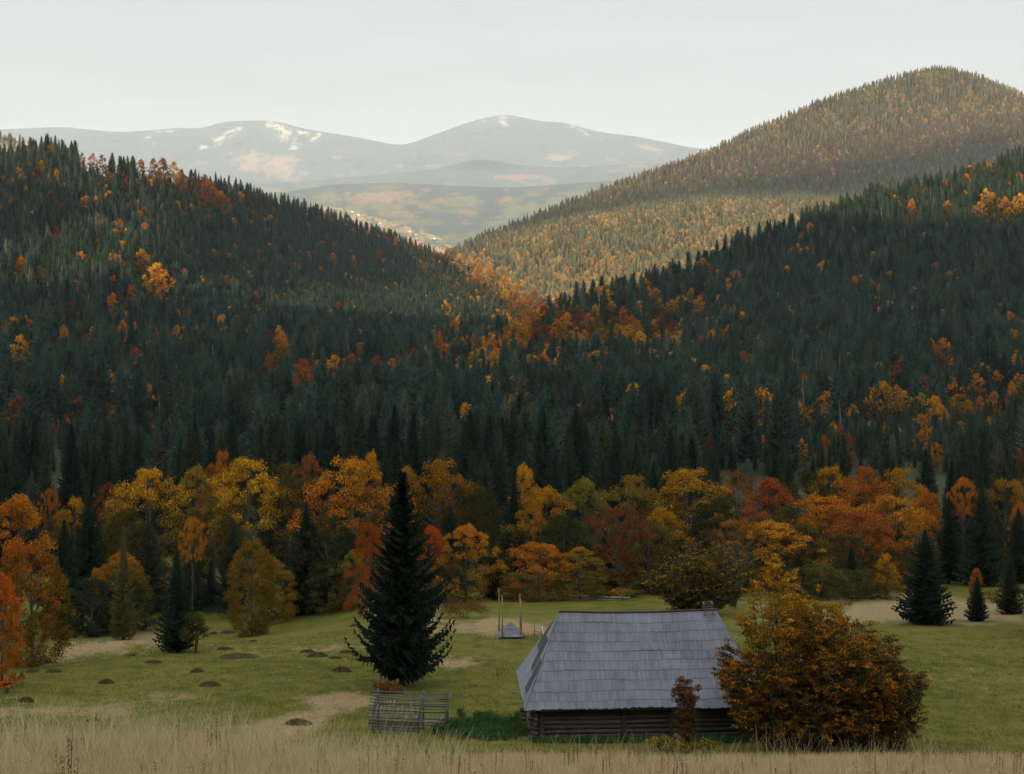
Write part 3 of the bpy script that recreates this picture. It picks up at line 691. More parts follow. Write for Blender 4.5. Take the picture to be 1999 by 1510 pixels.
TREES = [
 (4, 1112, 1340, 36, 'red', 0, 'orange-red beech cut off by the left edge of the photo'),
 (62, 1056, 1298, 60, 'mixed', 7, 'big rounded beech with orange top and olive skirt at the left meadow edge'),
 (34, 958, 150, 60, 'gold', 0, 'gold tree with pinkish top behind the big rounded beech at left'),
 (98, 948, 195, 14, 'orange', 6, 'thin orange sapling poking out of the dark spruces at far left'),
 (146, 966, 190, 36, 'golive', 1, 'small yellow-topped tree among dark spruces left of the big golden maple'),
 (213, 936, 205, 22, 'rust', 6, 'narrow rusty pink tree touching the left side of the big golden maple'),
 (292, 906, 186, 70, 'gold', 1, 'big round golden maple, leftmost of the large gold crowns'),
 (376, 1004, 168, 19, 'orange', 6, 'small round orange crown below right of the big golden maple'),
 (236, 1072, 1226, 46, 'mixed', 8, 'orange and red beech in front of the olive larch'),
 (188, 1105, 1235, 26, 'golive', 0, 'small yellow-leaved sapling left of the orange beech by the larch'),
 (435, 872, 215, 32, 'gold', 1, 'gold crown standing highest of the left part of the tree line'),
 (414, 902, 207, 28, 'rust', 0, 'rusty red crown just below the highest gold crown at left'),
 (382, 903, 200, 42, 'olive', 4, 'olive crown with yellow tip right of the big golden maple'),
 (482, 886, 190, 62, 'golive', 1, 'large maple with golden top and dark green lower half'),
 (562, 895, 194, 58, 'green', 1, 'large dark green broadleaf tree in the middle of the left tree line'),
 (603, 880, 210, 34, 'rust', 4, 'rusty orange crown behind the dark green broadleaf tree'),
 (682, 886, 185, 76, 'gold', 1, 'large gold and orange maple left of the tall foreground spruce'),
 (722, 874, 217, 30, 'gold', 5, 'gold crown rising behind the large gold and orange maple'),
 (492, 1046, 158, 38, 'mixed', 7, 'leaning orange-topped beech directly behind the oval beech'),
 (531, 1086, 1214, 38, 'mixed', 8, 'neat oval beech with orange crest alone on the meadow edge'),
 (640, 1085, 1196, 42, 'green', 5, 'low dark green tree right of the oval beech'),
 (690, 1070, 1190, 30, 'olive', 4, 'thin olive tree left of the bright red tree'),
 (722, 1010, 152, 38, 'red', 2, 'bright red-orange tree at the left side of the tall foreground spruce'),
 (843, 1022, 165, 32, 'red', 0, 'red tree showing at the right side of the tall foreground spruce'),
 (860, 888, 190, 58, 'golive', 1, 'green maple with gold top right of the tall foreground spruce'),
 (795, 905, 196, 38, 'golive', 4, 'yellow-green crown behind the tip of the tall foreground spruce'),
 (910, 1020, 165, 44, 'orange', 4, 'orange and gold beech above the brown bush patch'),
 (1024, 895, 204, 36, 'gold', 2, 'gold tree half hidden by a dark narrow spruce near the centre'),
 (1066, 945, 182, 54, 'golive', 4, 'brownish gold beech right of the dark narrow spruce'),
 (1052, 1055, 166, 56, 'orange', 5, 'beech with red-orange low boughs behind the hay barrack poles'),
 (1142, 928, 190, 48, 'olive', 4, 'olive tree with thin top above the fallen dead trunk'),
 (1132, 1065, 166, 42, 'mixed', 8, 'low orange-topped tree right behind the fallen dead trunk'),
 (1204, 986, 170, 46, 'rust', 3, 'rust-red spreading tree left of the apple tree'),
 (1236, 920, 203, 52, 'olive', 1, 'olive yellow crown above the rust-red spreading tree'),
 (1292, 986, 178, 46, 'golive', 0, 'olive gold tree with bare twigs just above the apple tree'),
 (1342, 908, 206, 72, 'golive', 1, 'wide yellow-green crown, broadest of the middle tree line'),
 (1440, 912, 207, 46, 'brown', 1, 'brown dome-shaped crown right of the wide yellow-green crown'),
 (1502, 926, 195, 58, 'crimson', 0, 'tall red-brown beech right of the brown dome-shaped crown'),
 (250, 985, 178, 44, 'green', 7, 'dark green crown tucked under the left side of the big golden maple'),
 (420, 985, 180, 44, 'green', 7, 'dark green crown under the olive crown with yellow tip'),
 (640, 1000, 172, 46, 'green', 7, 'dark green crown under the gold and orange maple'),
 (930, 940, 190, 40, 'green', 7, 'dark green crown above the orange and gold beech'),
 (1100, 1000, 176, 44, 'green', 7, 'dark green crown between the brownish gold beech and the fallen trunk'),
 (1265, 1010, 175, 42, 'green', 7, 'dark green crown behind the left part of the apple tree'),
 (1540, 985, 180, 46, 'green', 7, 'dark green crown under the tall red-brown beech'),
 (1650, 1040, 174, 50, 'green', 5, 'dark green low crown under the crimson layered beech'),
 (1780, 1040, 178, 42, 'green', 7, 'dark green crown left of the wide dark spruce'),
 (1405, 965, 187, 62, 'green', 5, 'dark green crown under the brown dome-shaped crown'),
 (1580, 912, 200, 48, 'green', 1, 'dark green crown between the red-brown beech and gold trees'),
 (1622, 903, 213, 46, 'golive', 1, 'gold-topped crown just behind the dark green one in the right tree line'),
 (1690, 903, 206, 46, 'red', 1, 'vivid red-orange crown in the top row of the right tree line'),
 (1756, 906, 206, 46, 'golive', 1, 'dark gold round crown right of the vivid red-orange crown'),
 (1804, 944, 196, 34, 'gold', 5, 'gold crown at the right end of the right tree line'),
 (1742, 962, 187, 62, 'orange', 1, 'orange round crown below the dark gold round crown'),
 (1610, 962, 187, 70, 'orange', 5, 'orange layered beech in the middle of the right tree line'),
 (1684, 992, 179, 60, 'crimson', 5, 'crimson layered beech in front of the orange ones'),
 (1508, 1015, 176, 70, 'orange', 5, 'orange beech behind the top of the big foreground bush'),
 (1730, 1076, 1168, 27, 'orange', 2, 'little orange tree left of the wide dark spruce at right'),
 (1880, 926, 202, 24, 'orange', 6, 'slim orange crown left of the tallest right-hand spruce'),
 (1962, 928, 202, 32, 'golive', 3, 'forked gold tree right of the tallest right-hand spruce'),
 (1992, 975, 190, 24, 'orange', 0, 'orange tree cut off by the right edge of the photo'),
 (1906, 1104, 1195, 15, 'orange', 2, 'orange sapling sticking up behind a small dark spruce'),
 (1440, 1010, 170, 40, 'golive', 3, 'thin yellow-leaved tree above the apple tree'),
 (575, 1120, 1200, 40, 'green', 5, 'low dark thicket touching the right side of the oval beech'),
 (870, 1108, 1176, 40, 'green', 5, 'low dark thicket behind the wide brown thicket'),
 (1010, 1118, 1168, 44, 'green', 5, 'low dark thicket between the hay shelter poles and the treeline'),
 (1195, 1110, 1165, 50, 'green', 5, 'low dark thicket above the right half of the fallen dead tree'),
 (1600, 1100, 1166, 60, 'green', 5, 'dark undergrowth under the orange layered beech'),
 (1690, 1112, 1166, 40, 'green', 5, 'dark undergrowth left of the little orange tree'),
 (180, 1125, 1240, 46, 'teal', 5, 'dark blue-green thicket right of the big rounded beech'),
 (245, 1135, 1232, 36, 'teal', 5, 'dark thicket below the orange and red beech'),
]
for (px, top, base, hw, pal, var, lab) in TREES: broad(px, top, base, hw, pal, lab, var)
SPR = [
 (345, 1066, 1272, 46, 0, 'dark spruce standing alone on the left meadow'),
 (411, 1092, 1192, 22, 2, 'small slim spruce in front of the far green clearing'),
 (598, 976, 172, 58, 1, 'dark spruce between the oval beech and the bright red tree'),
 (962, 1030, 1170, 30, 2, 'blue-dark spruce right behind the hay barrack poles'),
 (1004, 893, 186, 40, 0, 'dark narrow spruce in front of the gold tree near the centre'),
 (1806, 1030, 1217, 62, 1, 'wide dark spruce on the straw patch of the right meadow'),
 (1907, 1124, 1212, 25, 1, 'small dark spruce with an orange sapling behind it'),
 (1971, 1078, 1197, 32, 1, 'dark spruce at the right end of the straw patch'),
 (1916, 936, 182, 52, 1, 'tallest dark spruce behind the right meadow edge'),
 (1852, 962, 186, 40, 0, 'tall dark spruce directly behind the wide dark spruce'),
 (1988, 990, 188, 42, 1, 'dark spruce at the right photo edge behind the meadow'),
 (1662, 1058, 170, 34, 0, 'dark spruce under the crimson beech'),
 (172, 962, 176, 52, 1, 'dark spruce right of the gold tree with pinkish top'),
 (125, 1010, 166, 46, 1, 'dark spruce between the big rounded beech and the thicket'),
 (290, 1010, 176, 50, 1, 'dark spruce under the big golden maple'),
 (455, 1010, 176, 40, 1, 'dark spruce left of the leaning orange-topped beech'),
 (375, 1035, 176, 36, 0, 'dark spruce behind the far green clearing'),
 (1560, 1080, 172, 40, 1, 'dark spruce behind the big foreground bush'),
 (880, 985, 186, 40, 1, 'dark spruce behind the orange and gold beech'),
 (1180, 1035, 176, 40, 1, 'dark spruce behind the rust-red spreading tree'),
]
for (px, top, base, hw, var, lab) in SPR: spruce(px, top, base, hw, lab, var)
spruce(241, 1018, 158, 34, 'olive-brown larch behind the orange and red beech', 2, LARCH, 'larch_tree')

# the tall foreground spruce, modelled by itself
loc = hit(785, 1338); d = loc[1]; H = -(915 - YH) / F * d - loc[2]; hwm = 106 / F * d
root = bpy.data.objects.new('spruce_tree', None); C.objects.link(root); root.location = loc
tag(root, 'tall dark spruce with upswept low boughs in front of the hay rack', 'tree')
def big_spruce():
    g = np.random.default_rng(5); mb = MB(); wood = MB()
    wood.tube([(0, 0, -.6), (.05, 0, H * .3), (0, .05, H * .7), (0, 0, H * .99)], [.24, .17, .09, .015], 8)
    V = []
    nb = 330
    for i in range(nb):
        u = (i + g.random()) / nb; z = H * (.06 + .93 * u ** .93)
        # profile: full low skirt, long narrow upper half
        ridge_ = 1 + .14 * sin(2 * i * 2.399 + 1.3) + .10 * sin(i * .21)
        f = ridge_ * np.interp(z / H, [.05, .11, .17, .24, .31, .42, .53, .64, .75, .86, 1], [.35, .65, 1., .9, .74, .68, .6, .45, .30, .19, .04])
        Ln = hwm * f * g.choice([g.uniform(.5, .85), g.uniform(.8, 1.15)]); a = i * 2.399 + g.uniform(-.4, .4)
        low = np.interp(z / H, [.1, .45, .8], [1, .6, .2])
        K_ = 14; s = np.linspace(0, 1, K_ + 1)
        rad = Ln * s; zz = z + Ln * (-.55 * low * s + (.72 * low + .1) * s ** 2.6)
        bend = g.uniform(-.25, .25)
        aa = a + bend * s
        S = np.stack([rad * np.cos(aa), rad * np.sin(aa), zz], -1)
        if Ln > .7: wood.tube(S[::4], np.linspace(.035, .008, len(S[::4])), 4, cap=False)
        tan = np.gradient(S, axis=0); tan /= np.linalg.norm(tan, axis=1)[:, None]
        sd = np.stack([-np.sin(aa), np.cos(aa), 0 * aa], -1)
        for rep in range(2):
            for sg in (-1, 1):
                k = np.arange(1, K_ + 1); p = S[k] + tan[k] * g.uniform(-.5, .5, (K_, 1)) * Ln / K_
                l = (Ln * .30 * (1.12 - s[k]) + .10) * g.uniform(.6, 1.25, K_)
                tip = p + sd[k] * (sg * l)[:, None] * .8 + tan[k] * l[:, None] * .7
                tip[:, 2] -= l * g.uniform(.15, .75, K_)
                wv = tan[k] * (.05 + .10 * l[:, None]) + np.array([0, 0, .03])
                md = (p + tip) / 2; md[:, 2] -= l * .12
                V.append(np.stack([p - wv * .5, md - wv, tip, md + wv], 1))
        k = np.arange(1, K_ + 1, 1); p = S[k]
        l = (.16 + .13 * Ln * (1 - s[k] * .7)) * g.uniform(.5, 1.3, len(k))
        tip = p + tan[k] * l[:, None] * .3 + sd[k] * g.uniform(-.15, .15, (len(k), 1)); tip[:, 2] -= l * 1.3
        V.append(np.stack([p - tan[k] * .09, tip - tan[k] * .02, tip + tan[k] * .02, p + tan[k] * .09], 1))
        # tip spray
        p = S[-1]; t_ = tan[-1]
        V.append(np.array([[p - t_ * .2, p + sd[-1] * .06, p + t_ * .3, p - sd[-1] * .06]]))
    V = np.concatenate(V).reshape(-1, 3); mb.add(V, np.arange(len(V)).reshape(-1, 4))
    return mb.build('crown', [NEEDLE_NEAR]), wood.build('trunk', [BARK], True)
cr, tr = big_spruce(); link('crown', cr, root); link('trunk', tr, root)

# ------------------------------------------------------------------ forests
print('forest')
AUT = []  # hillside autumn trees: px, py (centre), width px, palette
def A(hill, place, s):
    for q in s.split(';'):
        q = q.split(); AUT.append((hill, place, float(q[0]), float(q[1]), float(q[2]), q[3]))
A('L', 'low on the left hillside', '40 685 36 gold;125 655 24 orange;155 642 20 olive;240 640 18 orange;170 668 18 rust;265 692 18 crimson;230 705 16 rust;210 800 18 rust;95 820 16 orange;130 826 15 orange;151 824 14 rust;290 815 18 rust;330 828 15 orange;20 792 16 rust;345 650 18 orange;140 600 14 rust')
A('L', 'halfway up the left hillside', '220 592 24 orange;255 572 20 orange;307 546 38 gold;275 507 24 orange;40 515 20 gold;110 455 15 crimson;222 548 14 red;500 580 16 golive;660 600 16 crimson;75 530 16 brown;285 545 16 rust;190 475 12 olive')
A('L', 'on the crest of the left hill', '80 325 15 orange;110 340 13 orange;180 312 15 gold;200 316 16 rust;275 325 18 orange;298 326 20 rust;318 330 26 rust;338 332 20 orange;355 352 20 orange;375 358 22 rust;404 378 30 crimson;430 386 18 orange;441 398 18 crimson;470 386 14 gold;65 345 11 rust;160 308 12 rust;310 345 16 orange;50 372 12 golive;395 360 14 rust;245 360 12 rust')
A('L', "above the valley bottom left of centre", '550 676 34 orange;525 655 16 rust;526 712 24 red;590 730 34 red;621 720 20 gold;652 714 26 gold;672 714 18 crimson;686 704 18 red;702 692 16 rust;735 712 22 crimson;765 718 22 orange;805 702 20 crimson;545 650 18 golive;700 712 16 orange')
A('L', "on the ridge running down to the valley", '740 500 14 brown;875 500 20 golive;900 512 20 golive;930 522 20 gold;955 540 22 gold;985 556 22 gold;1010 572 24 gold;1040 586 24 gold;1060 602 22 rust;1075 612 22 rust;1020 592 20 golive;985 580 18 golive;940 550 16 golive;1040 612 20 rust;1000 598 16 brown;650 503 12 orange;690 508 12 orange;870 600 16 golive;885 640 18 olive')
A('R', 'on the dark spur in the valley centre', '880 692 26 rust;902 680 24 orange;858 664 20 gold;960 702 30 rust;936 722 24 golive;976 732 26 gold;1002 738 22 orange;890 762 24 orange;930 776 20 gold;970 766 24 orange;970 797 14 orange;1025 658 24 orange;1052 650 28 rust;1030 702 22 gold;1048 696 20 orange;1022 776 22 olive;850 742 22 rust;915 735 22 crimson;905 800 18 golive;860 720 20 orange;945 750 20 rust;830 690 18 golive')
A('R', "on the right hill's lower left slope", '1106 636 30 orange;1130 624 22 rust;1150 634 26 gold;1162 612 22 golive;1195 605 20 golive;1216 612 16 red;1280 578 20 golive;1286 602 24 golive;1312 602 20 golive;1350 575 16 gold;1365 596 22 orange;1245 638 16 orange;1276 638 18 golive;1250 670 28 gold;1215 680 26 golive;1182 702 30 olive;1211 716 24 crimson;1150 692 26 gold;1108 702 28 gold;1110 738 28 gold;1137 722 22 orange;1250 706 24 golive;1234 726 15 orange;1196 770 18 olive;1116 782 22 crimson;1141 778 20 orange;1168 790 16 rust;1404 782 16 rust;1456 716 12 gold;1281 850 16 orange;1085 760 20 golive;1175 650 24 olive;1290 625 18 rust;1310 640 14 crimson;1370 580 12 crimson;1140 660 20 orange')
A('R', 'low on the right hillside', '1843 688 32 orange;1750 726 24 crimson;1665 806 20 orange;1701 826 14 rust;1798 785 22 yellow;1797 830 26 gold;1800 858 24 gold;1766 788 30 golive;1836 812 26 orange;1908 752 26 gold;1912 790 22 orange;1946 742 22 golive;1940 786 26 orange;1976 762 22 orange;1890 800 22 golive;1986 742 16 gold;1610 812 22 golive;1576 824 22 olive;1608 868 24 red;1566 872 20 orange;1655 866 26 crimson;1690 840 16 rust;1730 840 16 orange;1828 880 20 orange;1385 870 22 rust;1432 862 12 orange;1490 862 18 gold;1990 892 20 rust;1752 770 22 orange;1640 845 20 crimson;1965 790 18 rust;1860 790 18 olive')
A('R', "below the sunlit top of the right hill", '1940 400 28 golive;1964 406 26 golive;1912 410 20 golive;1780 404 20 gold;1992 398 24 golive;1850 405 16 golive;1925 385 20 golive')
aut_px = []
HM = {'L': LEFT, 'R': RIGHT}
CN = dict(gold='golden', orange='orange', red='bright red-orange', crimson='dark red', rust='rust-coloured', olive='olive-leaved', golive='yellow-green', brown='brown', yellow='bright yellow')
AL = {}
for (hl, place, px, py, w, pal) in AUT:
    hill = HM[hl]; w0_ = w; w = w * 1.22; base = py + w * .85 + .16 * 21 * F / float(hill.d(np.array([px]), np.array([py]))[0])
    cr0 = float(hill.crest(np.array([px]))[0]); base = max(base, cr0 + 3)
    loc = hill.at(px, base); d = loc[1]; wid = w / F * d * 1.15; H = (base - (py - w * .75)) / F * d * 1.05
    v = random.randrange(4)
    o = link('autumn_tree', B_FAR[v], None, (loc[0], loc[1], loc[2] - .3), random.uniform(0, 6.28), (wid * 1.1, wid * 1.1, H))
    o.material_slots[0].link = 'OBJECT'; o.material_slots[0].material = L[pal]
    w = w0_; sz = 'large ' if w >= 28 else ('tiny ' if w < 15 else '')
    lab = f'{sz}{CN[pal]} tree among spruces {place}'
    AL.setdefault((sz, pal, place), []).append((px, o))
    aut_px.append((px, base, w * 1.22, d, hl))
ORDL = ['first', 'second', 'third', 'fourth', 'fifth', 'sixth', 'seventh', 'eighth', 'ninth', 'tenth', 'eleventh', 'twelfth']
for (sz, pal, place), lst in AL.items():
    lst.sort(key=lambda q: q[0])
    for k, (px, o) in enumerate(lst):
        t_ = f'{sz}{CN[pal]} tree {place}'
        if len(lst) > 1: t_ = f'{ORDL[k]} {sz}{CN[pal]} tree from the left {place}'
        tag(o, t_, 'tree', f'autumn trees {place}')
aut = np.array([(a[0], a[1], a[2], a[3]) for a in aut_px]); auth = np.array([a[4] for a in aut_px])

def clear_of(px, py, d, hl):
    ok = np.ones(len(px), bool); tp = 21 * F / d
    for (ax, ab, aw, ad) in aut[auth == hl]:
        ok &= ~((np.abs(px - ax) < aw * .42 + tp * .09) & (py > ab - aw * .3) & (py < ab + tp * .78))
    return ok
pts_far = []   # x y z scale idx
near_sp = []
for hl, hill, sp, sd in (('L', LEFT, 6.5, 1), ('R', RIGHT, 6.3, 2)):
    X, Y, Z, px, py = hill.scatter(sp, 262, 3600, -850, 2850, sd)
    free = clear_of(px, py, Y, hl); ok = np.random.default_rng(sd).random(len(X)) < .95
    X, Y, Z, px, py, free = X[ok], Y[ok], Z[ok], px[ok], py[ok], free[ok]
    g = np.random.default_rng(sd + 9)
    sc = (.52 + .68 * g.random(len(X)) ** .7) * (1 + .18 * fbm(X / 60, Y / 60, 2)) * np.where(Y > 1500, .85, 1.)
    sc = np.where(free, sc, g.uniform(.25, .5, len(X)))      # young trees in the gaps round the broadleaves
    near = (Y < 470)
    if hl == 'L': near &= px < 880
    else: near &= px >= 880
    far = Y >= 470
    for i in np.nonzero(near)[0]: near_sp.append((X[i], Y[i], min(Z[i], float(Zg(X[i], Y[i]))) if Y[i] < 380 else Z[i], px[i], sc[i], Z[i]))
    idx = g.integers(0, 7, len(X)); idx = np.where(g.random(len(X)) < .022, 7 + g.integers(0, 2, len(X)), idx)
    # pockets of broadleaf colour between the spruces
    pbl = .02 + .08 * (fbm(px / 50, py / 30, 3) > .12) + .62 * gauss2(px, py, 1085, 690, 190, 80) * (.35 + .9 * (fbm(px / 22, py / 16, 2) > -.05))
    pbl = pbl + .5 * gauss2(px, py, 960, 755, 130, 45) + .35 * gauss2(px, py, 1230, 690, 110, 60)
    if hl == 'L': pbl = pbl + .55 * sst(780, 960, px) * np.exp(-((py - LEFT.crest(px)) / 34) ** 2) + .35 * np.exp(-((px - 350) / 90) ** 2) * np.exp(-((py - LEFT.crest(px)) / 18) ** 2)
    else: pbl = pbl + .10 * gauss2(px, py, 1800, 850, 330, 80) + .08 * gauss2(px, py, 1300, 600, 130, 50)
    b_ = g.random(len(X)) < pbl
    idx = np.where(b_, 9 + g.integers(0, 4, len(X)), idx); sc = np.where(b_ & (sc > .5), np.maximum(sc, .8) * 1.05, sc)
    pts_far.append(np.stack([X[far], Y[far], Z[far], sc[far], idx[far]], -1))
pts_far = np.concatenate(pts_far)
# nearest visible spruces of the dark band become trees of their own
side_near = [q for q in near_sp if not -60 < q[3] < 2060]
pts_far = np.concatenate([pts_far, np.array([(q[0], q[1], q[2], q[4], random.randrange(7)) for q in side_near]).reshape(-1, 5)])
near_sp = [q for q in near_sp if -60 < q[3] < 2060]
gg = np.random.default_rng(77)
band = []
for y in np.arange(214, 300, 8.5):
    for x in np.arange(-.36 * y, .36 * y, 8.0):
        xx = x + gg.uniform(-3, 3); yy = y + gg.uniform(-3, 3); band.append((xx, yy, float(Zg(xx, yy)), CX + xx / yy * F, gg.uniform(.6, .86), 0))
gg.shuffle(near_sp)
vis = []
def top_line(px): return np.interp(px, [0, 200, 430, 700, 900, 1100, 1300, 1700, 1999], [930, 900, 870, 880, 900, 900, 900, 900, 930])
for q in band + near_sp:
    s_ = q[4] * (1.12 if 700 < q[3] < 1130 and q[1] > 240 else 1.)
    topy = YH - (q[2] + 22 * s_) / q[1] * F
    if topy < top_line(q[3]) and topy > 742: vis.append((q[0], q[1], q[2], s_, q[3], topy))
vis.sort(key=lambda q: q[1])
print('visible band spruces', len(vis))
LIM = 272; BL = []
for k, q in enumerate(vis[:LIM]):
    v = random.randrange(4)
    o = link('spruce_tree', SP_MID[v], None, (q[0], q[1], q[2]), random.uniform(0, 6.28), (q[3] * 1.05, q[3] * 1.05, q[3]))
    part = 'at far left' if q[4] < 400 else 'left of centre' if q[4] < 720 else 'in the tall dark stand at the centre' if q[4] < 1130 else 'right of centre' if q[4] < 1600 else 'at far right'
    row = 'directly behind the autumn tree line' if q[1] < 300 else 'in the dark band at the foot of the hills'
    BL.append((o, q[4], q[1], row))
ORD = ['first', 'second', 'third', 'fourth', 'fifth', 'sixth', 'seventh', 'eighth', 'ninth', 'tenth', 'eleventh', 'twelfth', 'thirteenth', 'fourteenth', 'fifteenth', 'sixteenth', 'seventeenth', 'eighteenth', 'nineteenth', 'twentieth', 'twenty-first', 'twenty-second', 'twenty-third', 'twenty-fourth', 'twenty-fifth', 'twenty-sixth', 'twenty-seventh', 'twenty-eighth', 'twenty-ninth', 'thirtieth', 'thirty-first', 'thirty-second', 'thirty-third']
REFS = [(34, 'the gold tree with pinkish top'), (98, 'the thin orange sapling at far left'), (146, 'the small yellow-topped tree at left'), (213, 'the narrow rusty pink tree'), (292, 'the big golden maple'),
        (382, 'the olive crown with yellow tip'), (435, 'the highest gold crown at left'), (482, 'the large golden-topped maple'), (562, 'the dark green broadleaf tree'), (603, 'the rusty orange crown'), (682, 'the gold and orange maple'),
        (785, 'the tall foreground spruce'), (860, 'the green maple with gold top'), (910, 'the orange and gold beech'), (962, 'the hay barrack poles'), (1004, 'the dark narrow centre spruce'), (1066, 'the brownish gold beech'), (1142, 'the fallen dead tree'), (1204, 'the rust-red spreading tree'),
        (1240, 'the left end of the barn ridge'), (1292, 'the olive gold tree with bare twigs'), (1342, 'the wide yellow-green crown'), (1440, 'the brown dome-shaped crown'), (1502, 'the tall red-brown beech'), (1580, 'the dark green crown at right'), (1622, 'the gold-topped crown at right'),
        (1690, 'the vivid red-orange crown'), (1756, 'the dark gold round crown'), (1806, 'the wide dark spruce'), (1880, 'the slim orange crown'), (1916, 'the tallest right-hand spruce'), (1962, 'the forked gold tree')]
by_ref = {}
for b in BL: by_ref.setdefault(min(REFS, key=lambda r: abs(r[0] - b[1]))[1], []).append(b)
for ref, lst in by_ref.items():
    lst.sort(key=lambda b: b[2])
    for k, b in enumerate(lst):
        od = ORD[k] if k < len(ORD) else 'farthest'
        tag(b[0], f'{od} spruce back from {ref}', 'tree', 'dark spruces between the tree line and the hills')
rest = np.array([(q[0], q[1], q[2], q[3], random.randrange(5)) for q in vis[LIM:]]).reshape(-1, 5)
side = []    # the same woods carried on beyond both sides of the frame
for y in np.arange(128, 300, 7.5):
    for x in np.concatenate([np.arange(-.95 * y, -.385 * y, 7.5), np.arange(.385 * y, .95 * y, 7.5)]):
        xx = x + gg.uniform(-3, 3); yy = y + gg.uniform(-3, 3)
        if yy < 165 and gg.random() < .45: continue
        side.append((xx, yy, float(Zg(xx, yy)), gg.uniform(.55, .86), random.randrange(7) if gg.random() < .6 else random.randrange(9, 13)))
pts_far = np.concatenate([pts_far, rest, np.array(side)])
print('forest points', len(pts_far))

def proto_coll(name, objs):
    col = bpy.data.collections.new(name)
    for i, (nm, me) in enumerate(objs):
        o = bpy.data.objects.new(f'{nm}_{i:02d}', me); col.objects.link(o)
    return col
def forest(name, pts, coll, label, cat, mats_fix=None):
    me = mesh(name, pts[:, :3], [np.zeros((0, 3), int)][:0] or [np.array([[0, 0, 0]])][:0] or [], None) if False else None
    me = bpy.data.meshes.new(name); me.vertices.add(len(pts)); me.vertices.foreach_set('co', pts[:, :3].astype(np.float32).ravel())
    a = me.attributes.new('scl', 'FLOAT', 'POINT'); a.data.foreach_set('value', pts[:, 3].astype(np.float32))
    a = me.attributes.new('idx', 'INT', 'POINT'); a.data.foreach_set('value', pts[:, 4].astype(np.int32))
    o = link(name, me)
    ng = bpy.data.node_groups.new(name, 'GeometryNodeTree')
    ng.interface.new_socket('Geometry', in_out='INPUT', socket_type='NodeSocketGeometry'); ng.interface.new_socket('Geometry', in_out='OUTPUT', socket_type='NodeSocketGeometry')
    gi = ng.nodes.new('NodeGroupInput'); go = ng.nodes.new('NodeGroupOutput')
    iop = ng.nodes.new('GeometryNodeInstanceOnPoints'); ci = ng.nodes.new('GeometryNodeCollectionInfo')
    ci.inputs['Collection'].default_value = coll; ci.inputs['Separate Children'].default_value = True; ci.inputs['Reset Children'].default_value = True
    def na(nm, t):
        n = ng.nodes.new('GeometryNodeInputNamedAttribute'); n.data_type = t; n.inputs[0].default_value = nm; return n.outputs[0]
    rv = ng.nodes.new('FunctionNodeRandomValue'); rv.data_type = 'FLOAT'
    rv.inputs[2].default_value = 0; rv.inputs[3].default_value = 6.283
    cb = ng.nodes.new('ShaderNodeCombineXYZ'); ng.links.new(rv.outputs[1], cb.inputs[2])
    for ax in (0, 1):
        rt = ng.nodes.new('FunctionNodeRandomValue'); rt.data_type = 'FLOAT'; rt.inputs[2].default_value = -.045; rt.inputs[3].default_value = .045; rt.inputs['Seed'].default_value = 11 + ax
        ng.links.new(rt.outputs[1], cb.inputs[ax])
    sx = ng.nodes.new('ShaderNodeCombineXYZ'); s_ = na('scl', 'FLOAT')
    rv2 = ng.nodes.new('FunctionNodeRandomValue'); rv2.data_type = 'FLOAT'; rv2.inputs[2].default_value = .8; rv2.inputs[3].default_value = 1.25; rv2.inputs['Seed'].default_value = 5
    mu = ng.nodes.new('ShaderNodeMath'); mu.operation = 'MULTIPLY'; ng.links.new(s_, mu.inputs[0]); ng.links.new(rv2.outputs[1], mu.inputs[1])
    ng.links.new(mu.outputs[0], sx.inputs[0]); ng.links.new(mu.outputs[0], sx.inputs[1]); ng.links.new(s_, sx.inputs[2])
    ng.links.new(gi.outputs[0], iop.inputs['Points']); ng.links.new(ci.outputs[0], iop.inputs['Instance'])
    iop.inputs['Pick Instance'].default_value = True; ng.links.new(na('idx', 'INT'), iop.inputs['Instance Index'])
    ng.links.new(cb.outputs[0], iop.inputs['Rotation']); ng.links.new(sx.outputs[0], iop.inputs['Scale'])
    ng.links.new(iop.outputs[0], go.inputs[0])
    md = o.modifiers.new('scatter', 'NODES'); md.node_group = ng
    return tag(o, label, cat, kind='stuff')
def far_broad(pal, i):
    me = B_FAR[i].copy(); me.materials[0] = L[pal]
    me.transform(__import__('mathutils').Matrix.Diagonal((13, 13, 17, 1))); return me
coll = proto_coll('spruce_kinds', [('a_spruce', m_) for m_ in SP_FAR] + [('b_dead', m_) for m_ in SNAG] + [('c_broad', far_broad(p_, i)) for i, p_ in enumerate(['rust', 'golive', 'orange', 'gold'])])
forest('spruce_forest', pts_far, coll, 'dense dark spruce forest covering both near hillsides', 'forest')

# right mountain: spruces mixed with broadleaf pockets
MSP = [needle_mat('mountain_needles', (.085, .100, .062), (.155, .150, .080), .35)]
MS = []
for m_ in SP_FAR[:3]:
    q = m_.copy(); q.materials[0] = MSP[0]; MS.append(q)
mcoll = proto_coll('mountain_kinds', [('a_spruce', m_) for m_ in MS] + [('b_broad', far_broad(p_, i)) for i, p_ in enumerate(['dun', 'tan', 'amber', 'moss'])] + [('c_dead', SNAG[0])])
X, Y, Z, px, py = MOUNT.scatter(9.6, 2200, 5600, 790, 2800, 5)
g = np.random.default_rng(99)
spur = np.interp(px, *SPUR)
n = fbm(px / 70, py / 40, 3) + .6 * fbm(px / 18, py / 12, 2)
pb = .28 + .55 * n
pb = np.where(py > spur - 5, .42 + .5 * n + .4 * sst(500, 600, py), pb)                     # lit spur: more broadleaf low down
bandc = np.interp(px, [1100, 1300, 1500, 1700, 1999], [400, 375, 335, 300, 270])
pb = pb + .45 * np.exp(-((py - bandc) / 38) ** 2) * sst(1250, 1450, px)
isb = g.random(len(X)) < pb
